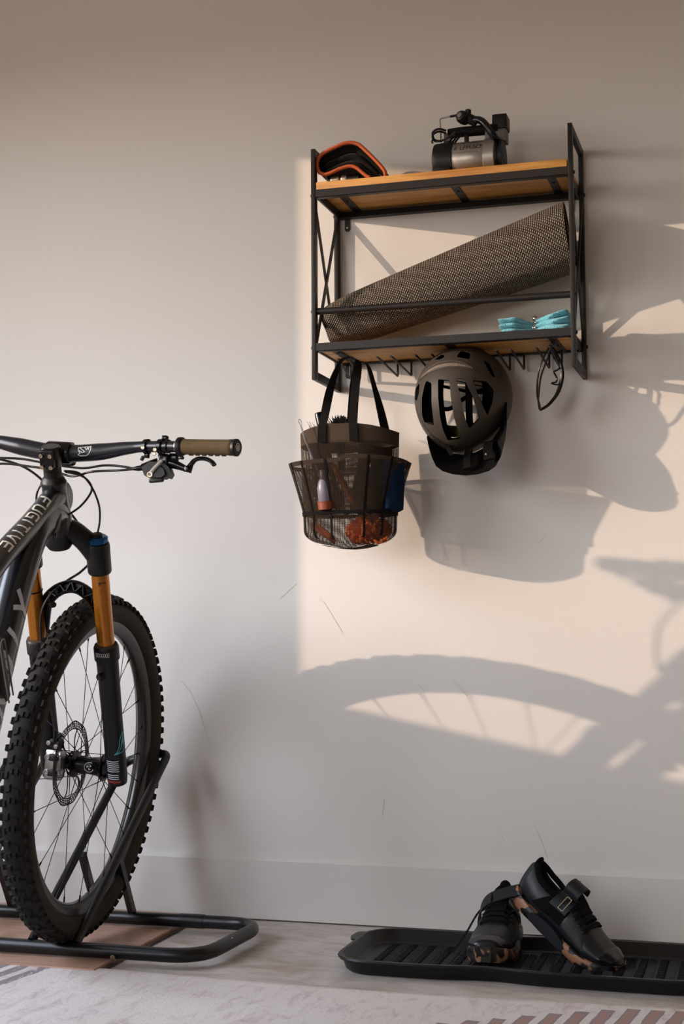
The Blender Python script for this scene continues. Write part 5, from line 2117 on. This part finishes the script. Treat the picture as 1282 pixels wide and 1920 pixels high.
# seat post, saddle, cranks, rear wheel (behind the frame edge of the photo)
mb = MB().tube([V(0, -.915, .31), V(0, -.995, .50)], .0155, 18)
FP(mb).build('seatpost', 'blackgloss', bike)
mb = MB()
rings = []
for t, w_, zt_ in ((-.92 + .08, .018, .515), (-.90, .026, .518), (-.97, .040, .520), (-1.03, .062, .524), (-1.09, .068, .530), (-1.115, .055, .532)):
    rings.append([V(w_ * cos(a), t, zt_ + .012 * sin(a) - .01 * abs(cos(a))) for a in [2 * pi * k / 20 for k in range(20)]])
mb.loft(rings)
FP(mb).build('saddle', 'black', bike, 60)
mb = MB()
cyl_between(mb, (.05, -.772, -.045), (.056, -.772, -.045), [(0, .062), (1, .062)], 40)
for s, dy in ((1, -.16), (-1, .16)):
    mb.tube([V(s * .070, -.772, -.045), V(s * .078, -.772 + dy, -.050)], [(.010, .014), (.008, .011)], 12, up=(1, 0, 0))
FP(mb).build('crankset', 'blackgloss', bike, 40)
rw = bpy.data.objects.new('rear_wheel', None)
COL.objects.link(rw)
rw.parent = bike
fwheel = [o for o in bike.children if o.name.startswith('front_wheel')][0]
for ch in list(fwheel.children):
    c = ch.copy()
    COL.objects.link(c)
    c.parent = rw
rw.matrix_local = MF @ Matrix.Translation(V(0, -1.205, .0))

# ------------------------------------------------------------------ floor stand for the bike
st = thing('bike_stand', 'black tubular steel floor rack holding the front wheel of the bike', 'bike rack', (-1.5, -.35, 0))
RB = .0148
zb = .0285


def SP(mb, n, m='stand', par=None, sm=50):
    return shift(mb, st).build(n, m, par or st, sm)


base = fillet([(-2.10, -.520, zb), (-1.135, -.515, zb), (-1.120, -.187, zb), (-2.10, -.205, zb)], .085, 8)
SP(MB().tube(base, RB, 18), 'base_loop')
SP(MB().tube([(-1.318, -.1905, zb), (-1.26, -.1895, zb)], RB * 1.07, 18), 'sleeve')
mb = MB().lathe([(.006, 0), (.0055, .002), (.0003, .0028)], axis_mat((-1.325, -.5315, .020), (0, -1, -.3)), 14)
SP(mb, 'bolt', 'screw')
mb = MB().lathe([(.002, 0), (.0018, .001), (.0003, .0012)], axis_mat((-1.118, -.385, .0405), (.35, -.3, 1)), 10)
SP(mb, 'bolt', 'screw')
for x in (-1.62, -1.95):
    for y in (-.518, -.198):
        SP(MB().lathe([(.013, .0115 if x < -1.33 else .0), (.013, .0155)], Matrix.Translation((x, y, 0)), 16), 'foot_pad', 'black')


def hoop(dx):
    a0, a1 = V(-1.417 + dx, -.515, .040), V(-1.392 + dx, -.100, .392)
    b0, b1 = V(-1.520 + dx, -.515, .040), V(-1.505 + dx, -.100, .368)
    tops = [a1 + (a1 - a0).normalized() * .012, b1 + (b1 - b0).normalized() * .012]
    path = fillet([a0, tops[0], tops[1], b0], .026, 7)
    SP(MB().tube(path, .0098, 14), 'wheel_hoop')
    for p, q in ((V(-1.428 + dx, -.292, .186), V(-1.438 + dx, -.190, .036)), (V(-1.5165 + dx, -.292, .186), V(-1.528 + dx, -.190, .036))):
        SP(MB().tube([p, q], (.0085, .0065), 10, up=(1, 0, 0), prof=[(-1, -1), (1, -1), (1, 1), (-1, 1)]), 'strut', sm=0)
        SP(MB().lathe([(.0032, 0), (.003, .0014), (.0003, .0018)], axis_mat(p + V(.002, .002, .010), (.3, -.6, .7)), 10), 'rivet', 'screw')


hoop(0)
hoop(-.31)

# laminate boards under the stand
bd = thing('floor_board', 'loose brown laminate boards on the concrete under the bike rack', 'board', (-1.7, -.32, 0))
for y0, y1 in ((-.600, -.409), (-.408, -.217), (-.216, -.030)):
    mb = MB().bb(-2.45, -1.3335, y0, y1, .001, .0115, .0006)
    shift(mb, bd).build('plank', 'laminate', bd, 0)
    mb = MB().bb(-1.3335, -1.327, y0, y1, .001, .0058, .0004)
    shift(mb, bd).build('edge_tongue', 'concrete_edge', bd, 0)

# ------------------------------------------------------------------ rug
mb = MB()
nx, ny = 220, 26
rings = []
rugtop = []
for j in range(ny + 1):
    row = []
    for i in range(nx + 1):
        x = -2.4 + 3.9 * i / nx
        edge = -.572 - .030 * math.exp(-((x + .75) / .45) ** 2) + .004 * noise.noise((x * 4, 0, 0))
        y = edge - (1.55) * (j / ny) ** 1.4
        z = .0085 + .0012 * noise.noise((x * 5, y * 5, 1))
        row.append(V(x, y, z))
    rugtop.append(row)
first = [V(p.x, p.y + .004, .0005) for p in rugtop[0]]
last = [V(p.x, p.y, .0005) for p in rugtop[-1]]
mid = [V(p.x, p.y + .003, .006) for p in rugtop[0]]
mb.loft([first, mid] + rugtop + [last], cap=False, wrap=False)
rug = mb.build('rug', 'rug', None, 60)
tag(rug, 'cream woven rug with faded purple and brick pattern along the bottom', 'rug')


# ------------------------------------------------------------------ boot tray
def tray():
    root = thing('boot_tray', 'black plastic boot tray with ribbed floor along the wall', 'tray', (-.5, -.315, 0))
    cx, cy_, hx, hy = -.500, -.3175, .3725, .158

    def outline(off, z, n=96):
        """rounded rectangle with a waist front and back"""
        pts = []
        for k in range(n):
            a = 2 * pi * k / n
            e = 7.0
            c, s_ = cos(a), sin(a)
            r = (abs(c) ** e + abs(s_) ** e) ** (-1 / e)
            x, y = r * c * (hx - off), r * s_ * (hy - off)
            wst = .017 * math.exp(-((x + .055) / .085) ** 2) if s_ < 0 else .014 * math.exp(-((x + .055) / .085) ** 2)
            if abs(y) > (hy - off) * .5:
                y -= wst * (1 if y > 0 else -1)
            pts.append(V(cx + x, cy_ + y, z))
        return pts
    # denser sampling along the long sides
    def outline2(off, z):
        pts = []
        X, Yh, rc = hx - off, hy - off, max(.02, .075 - off)
        N = 60
        for side in (-1, 1):
            row = []
            for i in range(N + 1):
                t = i / N
                x = -X + rc + (2 * X - 2 * rc) * t
                w = .016 * (math.exp(-((x + .055) / .075) ** 2) + 0 * x)
                row.append((x, side * (Yh - w)))
            if side == -1:
                lo = row
            else:
                hi = row[::-1]
        out = lo[:]
        for k in range(1, 10):
            a = -pi / 2 + (pi / 2) * k / 10
            out.append((X - rc + rc * cos(a), -Yh + rc + rc * sin(a)))
        for k in range(0, 10):
            a = (pi / 2) * k / 10
            out.append((X - rc + rc * cos(a), Yh - rc + rc * sin(a)))
        out += hi
        for k in range(1, 10):
            a = pi / 2 + (pi / 2) * k / 10
            out.append((-X + rc + rc * cos(a), Yh - rc + rc * sin(a)))
        for k in range(0, 10):
            a = pi + (pi / 2) * k / 10
            out.append((-X + rc + rc * cos(a), -Yh + rc + rc * sin(a)))
        return [V(cx + x, cy_ + y, z) for x, y in out]
    mb = MB()
    mb.loft([outline2(.020, .0005), outline2(.012, .006), outline2(.006, .024), outline2(-.002, .026), outline2(-.004, .030), outline2(-.002, .033), outline2(.005, .033), outline2(.0085, .030), outline2(.018, .010), outline2(.026, .0055)])
    shift(mb, root).build('basin', 'tray', root, 40)
    # grip lip at the left end
    mb = MB()
    lip = [V(cx - hx - .002, cy_ + .115, .029), V(cx - hx - .010, cy_ + .10, .030), V(cx - hx - .012, cy_ + .06, .030), V(cx - hx - .004, cy_ + .035, .030)]
    mb.ribbon(smooth_path(lip, 5), (1, 0, 0), .016, .0015)
    shift(mb, root).build('grip_lip', 'tray', root, 40)
    # raised herringbone ribs
    mb = MB()
    n = 0
    px_, py_ = .0205, .0112
    for i in range(-18, 19):
        for j in range(-13, 14):
            x, y = cx + i * px_, cy_ + j * py_
            if abs(x - cx) > hx - .045 or abs(y - cy_) > hy - .044:
                continue
            if abs(y - cy_) > hy - .062 and abs(x - cx + .055) < .06:
                continue
            a = radians(24) if (i % 2) else radians(-24)
            mb.box((x, y, .0068), (.0226, .0032, .0034), Matrix.Rotation(a, 3, 'Z'), 0, .7)
    shift(mb, root).build('rib_pattern', 'tray', root, 20, kind='stuff')
    return root


tray()


# ------------------------------------------------------------------ shoes
def shoe(name, label, origin, xa, ya, za, mirror, strap_open):
    """local: y toe-ward (0 heel .. .28 toe), x to the side, z up; sole bottom at z=0"""
    root = thing(name, label, 'shoe', origin, basis(xa, ya, za).to_3x3(), 'pair of cycling shoes')
    mx = -1 if mirror else 1

    def w_at(s):      # half width
        pts = [(0, .020), (.06, .031), (.2, .0365), (.4, .038), (.6, .046), (.75, .0495), (.88, .044), (.96, .030), (1, .012)]
        for (a, b), (c, d) in zip(pts[:-1], pts[1:]):
            if s <= c:
                t = (s - a) / (c - a)
                t = t * t * (3 - 2 * t)
                return b + (d - b) * t
        return pts[-1][1]

    def xc(s):        # centre line curve
        return mx * (.008 * sin(pi * s) - .006 * s)

    def h_at(s):      # upper top
        pts = [(0, .092), (.05, .098), (.16, .088), (.30, .083), (.40, .094), (.46, .097), (.60, .079), (.75, .063), (.88, .053), (.96, .044), (1, .034)]
        for (a, b), (c, d) in zip(pts[:-1], pts[1:]):
            if s <= c:
                t = (s - a) / (c - a)
                return b + (d - b) * t
        return pts[-1][1]
    Ls = .272
    SOLE = .026

    def zt(s):      # top edge of the sole (foxing)
        return SOLE + .006 * math.exp(-((s - 1) / .12) ** 2) + .008 * math.exp(-((s) / .10) ** 2)

    def toe_spring(s):
        return .012 * max(0, (s - .72) / .28) ** 2
    N = 34
    ss = [(1 - cos(pi * i / N)) / 2 for i in range(N + 1)]
    # sole
    rings = []
    for s in ss:
        w = w_at(s) * 1.03 + .0015
        zs = toe_spring(s)
        r = []
        for k in range(20):
            a = 2 * pi * k / 20
            ca, sa = cos(a), sin(a)
            x = w * (abs(ca) ** .45) * (1 if ca >= 0 else -1) * (.93 if sa < 0 else 1)
            z = zs + (0 if sa < 0 else zt(s)) if abs(sa) > .35 else zs + zt(s) * (.5 + sa * 1.2)
            r.append(V(xc(s) + x, s * Ls, z))
        rings.append(r)
    MB().loft(rings).build('sole', 'camo', root, 50)
    # dark midsole band, middle third
    rings = []
    for i in range(15):
        s = .22 + .40 * i / 14
        w = w_at(s) * 1.03 + .0014
        z0 = toe_spring(s)
        k = sin(pi * i / 14) ** .35 if 0 < i < 14 else 0.05
        rings.append([V(xc(s) - w, s * Ls, z0 + .012 - .010 * k), V(xc(s) + w, s * Ls, z0 + .012 - .010 * k), V(xc(s) + w + .0005, s * Ls, z0 + .014 + .016 * k), V(xc(s) - w - .0005, s * Ls, z0 + .014 + .016 * k)])
    MB().loft(rings).build('midsole_band', 'shoe', root, 40)
    # upper
    rings = []
    K = 28
    for i, s in enumerate(ss):
        w = w_at(s)
        h = h_at(s) + toe_spring(s)
        z0 = zt(s) + toe_spring(s) - .006
        r = []
        for k in range(K):
            a = 2 * pi * k / K
            ca, sa = cos(a), sin(a)
            t = (sa + 1) / 2
            nar = 1 - .42 * (t ** 2.2) if s < .5 else 1 - .30 * t ** 2
            x = w * (abs(ca) ** .62) * (1 if ca >= 0 else -1) * nar
            r.append(V(xc(s) + x, s * Ls * .985 + .001, z0 + (h - z0) * t))
        rings.append(r)
    up = MB().loft(rings).build('upper', 'shoe', root, 45)
    # ankle opening
    cut = MB()
    cr = []
    for z, k in ((.045, .55), (.065, .9), (.085, 1.0), (.125, 1.12)):
        cr.append([V(xc(.2) + .0235 * k * cos(a), .058 + .042 * k * sin(a) + (.002 if z > .08 else 0), z) for a in [2 * pi * q / 28 for q in range(28)]])
    cut.loft(cr)
    co = cut.build('cut_shoe', 'shoe', None, 0)
    co.matrix_world = root.matrix_world
    bpy.context.view_layer.update()
    boolean(up, [co])
    me = up.data
    me.polygons.foreach_set('use_smooth', [True] * len(me.polygons))
    me.set_sharp_from_angle(angle=radians(45))
    me.materials.clear()
    me.materials.append(M['shoe'])
    # padded collar
    col = []
    for q in range(40):
        a = 2 * pi * q / 40
        y = .058 + .044 * sin(a)
        s = max(0, min(1, y / Ls))
        z = h_at(s) - .001
        wloc = w_at(s) * .60
        x = xc(s) + .0245 * cos(a)
        col.append(V(x, y, z - .002 + (.006 * max(0, -sin(a)) ** 3)))
    MB().tube(col, .0062, 10, closed=True).build('collar', 'shoe_dark', root, 60)
    # heel tab and tongue
    MB().sphere((xc(.02), .012, .098), (.013, .006, .016), 16, 12).build('heel_tab', 'shoe_dark', root, 60)
    tp = smooth_path([V(xc(.64), .174, .071), V(xc(.52), .142, .092), V(xc(.42), .116, .104), V(xc(.36), .102, .120 if strap_open else .108)], 5)
    MB().ribbon(tp, (1, 0, 0), [.030 + .012 * i / (len(tp) - 1) for i in range(len(tp))], .0035).build('tongue', 'shoe_dark', root, 60)

    def skin(s, a, e=.0012):
        """point on the upper; a = angle, 90deg is top"""
        w = w_at(s)
        h = h_at(s) + toe_spring(s)
        z0 = zt(s) + toe_spring(s) - .006
        ca, sa = cos(a), sin(a)
        t = (sa + 1) / 2
        nar = 1 - .42 * (t ** 2.2) if s < .5 else 1 - .30 * t ** 2
        x = w * (abs(ca) ** .62) * (1 if ca >= 0 else -1) * nar
        p = V(xc(s) + x, s * Ls * .985 + .001, z0 + (h - z0) * t)
        n = V(ca * 1.0, 0, sa * 1.2 + .2).normalized()
        return p + n * e

    def patch(nm, m, s0f, s1f, a0, a1, na=14, nsn=8, e=.0012):
        g = []
        for i in range(na + 1):
            a = a0 + (a1 - a0) * i / na
            row = []
            for j in range(nsn + 1):
                t = j / nsn
                s = s0f(i / na) + (s1f(i / na) - s0f(i / na)) * t
                ed = e if 0 < i < na and 0 < j < nsn else -.0015
                row.append(skin(s, a, ed))
            g.append(row)
        mb = MB().loft(g, cap=False, wrap=False)
        mb.build(nm, m, root, 60)
    # dark mid panel both sides, perforated quarter, toe cap
    for sgn in (-1, 1):
        A = (lambda d: radians(d)) if sgn > 0 else (lambda d: radians(180 - d))
        patch('side_panel', 'shoe_dark', lambda t: .16 + .16 * t, lambda t: .52 - .02 * t, A(-28), A(66), e=.0014)
        patch('quarter_panel', 'shoe_mesh', lambda t: .50 + .02 * t, lambda t: .80 - .10 * t, A(-20), A(48), e=.0010)
    patch('toe_cap', 'toe', lambda t: .86, lambda t: .985, radians(-12), radians(192), 22, 8, .0012)
    # laces
    for k in range(4):
        s = .50 + .055 * k
        mb = MB()
        for dd in (0, .016):
            pts = [skin(s + dd * (1 if dd else 1), radians(a), .0030 + .002 * sin(radians((a - 45) * 2))) for a in (48, 62, 78, 90, 102, 118, 132)]
            mb.tube(smooth_path(pts, 3), (.0030, .0016), 8)
        mb.build('lace', 'lace', root, 60)
        for a in (44, 136):
            p = skin(s + .008, radians(a), .0018)
            MB().sphere(p, (.0042, .0042, .0024), 12, 8).build('eyelet', 'shoe', root, 60)
    # hook-and-loop instep strap
    sa_, sb_ = (.30, .46)
    g = []
    na = 20
    A0, A1 = (150, 20) if not mirror else (30, 160)
    rings = []
    for i in range(na + 1):
        t = i / na
        a = radians(A0 + (A1 - A0) * t)
        sh_ = .03 * sin(pi * t)
        lift = .0045
        p0, p1 = skin(.33 + sh_ * .3, a, lift), skin(.50 + sh_ * .2, a, lift)
        n = V(cos(a), 0, sin(a))
        rings.append([p0, p1, p1 + n * .0025, p0 + n * .0025])
    MB().loft(rings).build('instep_strap', 'shoe_strap', root, 40)
    if strap_open:
        # loose strap end curling above the instep
        c = V(xc(.45) + mx * .010, .122, .122)
        pts = [V(c.x + mx * (.002 + .020 * cos(radians(q))), c.y, c.z - .004 + .016 * sin(radians(q))) for q in (-80, -40, 0, 40, 80, 120, 160, 200)]
        MB().ribbon(smooth_path(pts, 4), (0, 1, 0), .036, .0014).build('strap_end', 'shoe_strap', root, 60)
    # buckle ring
    sa2 = radians(38 if (not mirror) else 142)
    c = skin(.44, sa2, .006)
    n = V(cos(sa2), 0, sin(sa2))
    tx = V(0, 1, 0)
    ty = n.cross(tx)
    pts = fillet([c + tx * x + ty * y for x, y in ((-.006, -.015), (.006, -.015), (.006, .015), (-.006, .015))], .002, 3, True)
    MB().tube(pts, .0013, 8, closed=True).build('buckle', 'screw', root, 60)
    return root


def ortho(y, z):
    y = Vector(y).normalized()
    z = Vector(z)
    z = (z - y * z.dot(y)).normalized()
    return y.cross(z), y, z


xa, ya, za = ortho((.03, -1.0, -.07), (.0, -.06, 1))
sh1 = shoe('cycling_shoe', 'dark shoe standing flat in the tray with its camo toe to the viewer', V(-.578, -.112, .030), xa, ya, za, True, False)
mb = MB().ribbon(smooth_path([(-.616, -.236, .066), (-.611, -.238, .098), (-.594, -.240, .120), (-.560, -.238, .134), (-.524, -.234, .143)], 5), (0, -.85, -.5), .036, .0016)
mb.xform(sh1.matrix_world.inverted())
mb.build('strap_end', 'shoe_strap', sh1, 50)
# trailing lace end
mb = MB().tube(smooth_path([(-.606, -.205, .104), (-.622, -.230, .085), (-.640, -.248, .052), (-.660, -.262, .022), (-.668, -.268, .012)], 5), (.003, .0014), 8)
mb.xform(sh1.matrix_world.inverted())
mb.build('lace_end', 'lace', sh1, 60)
xa, ya, za = ortho((.215, -.095, -.150), (.56, -.32, .80))
shoe('cycling_shoe', 'dark shoe propped with its heel on the other shoe and toe down', V(-.541, -.205, .124), xa, ya, za, False, True)
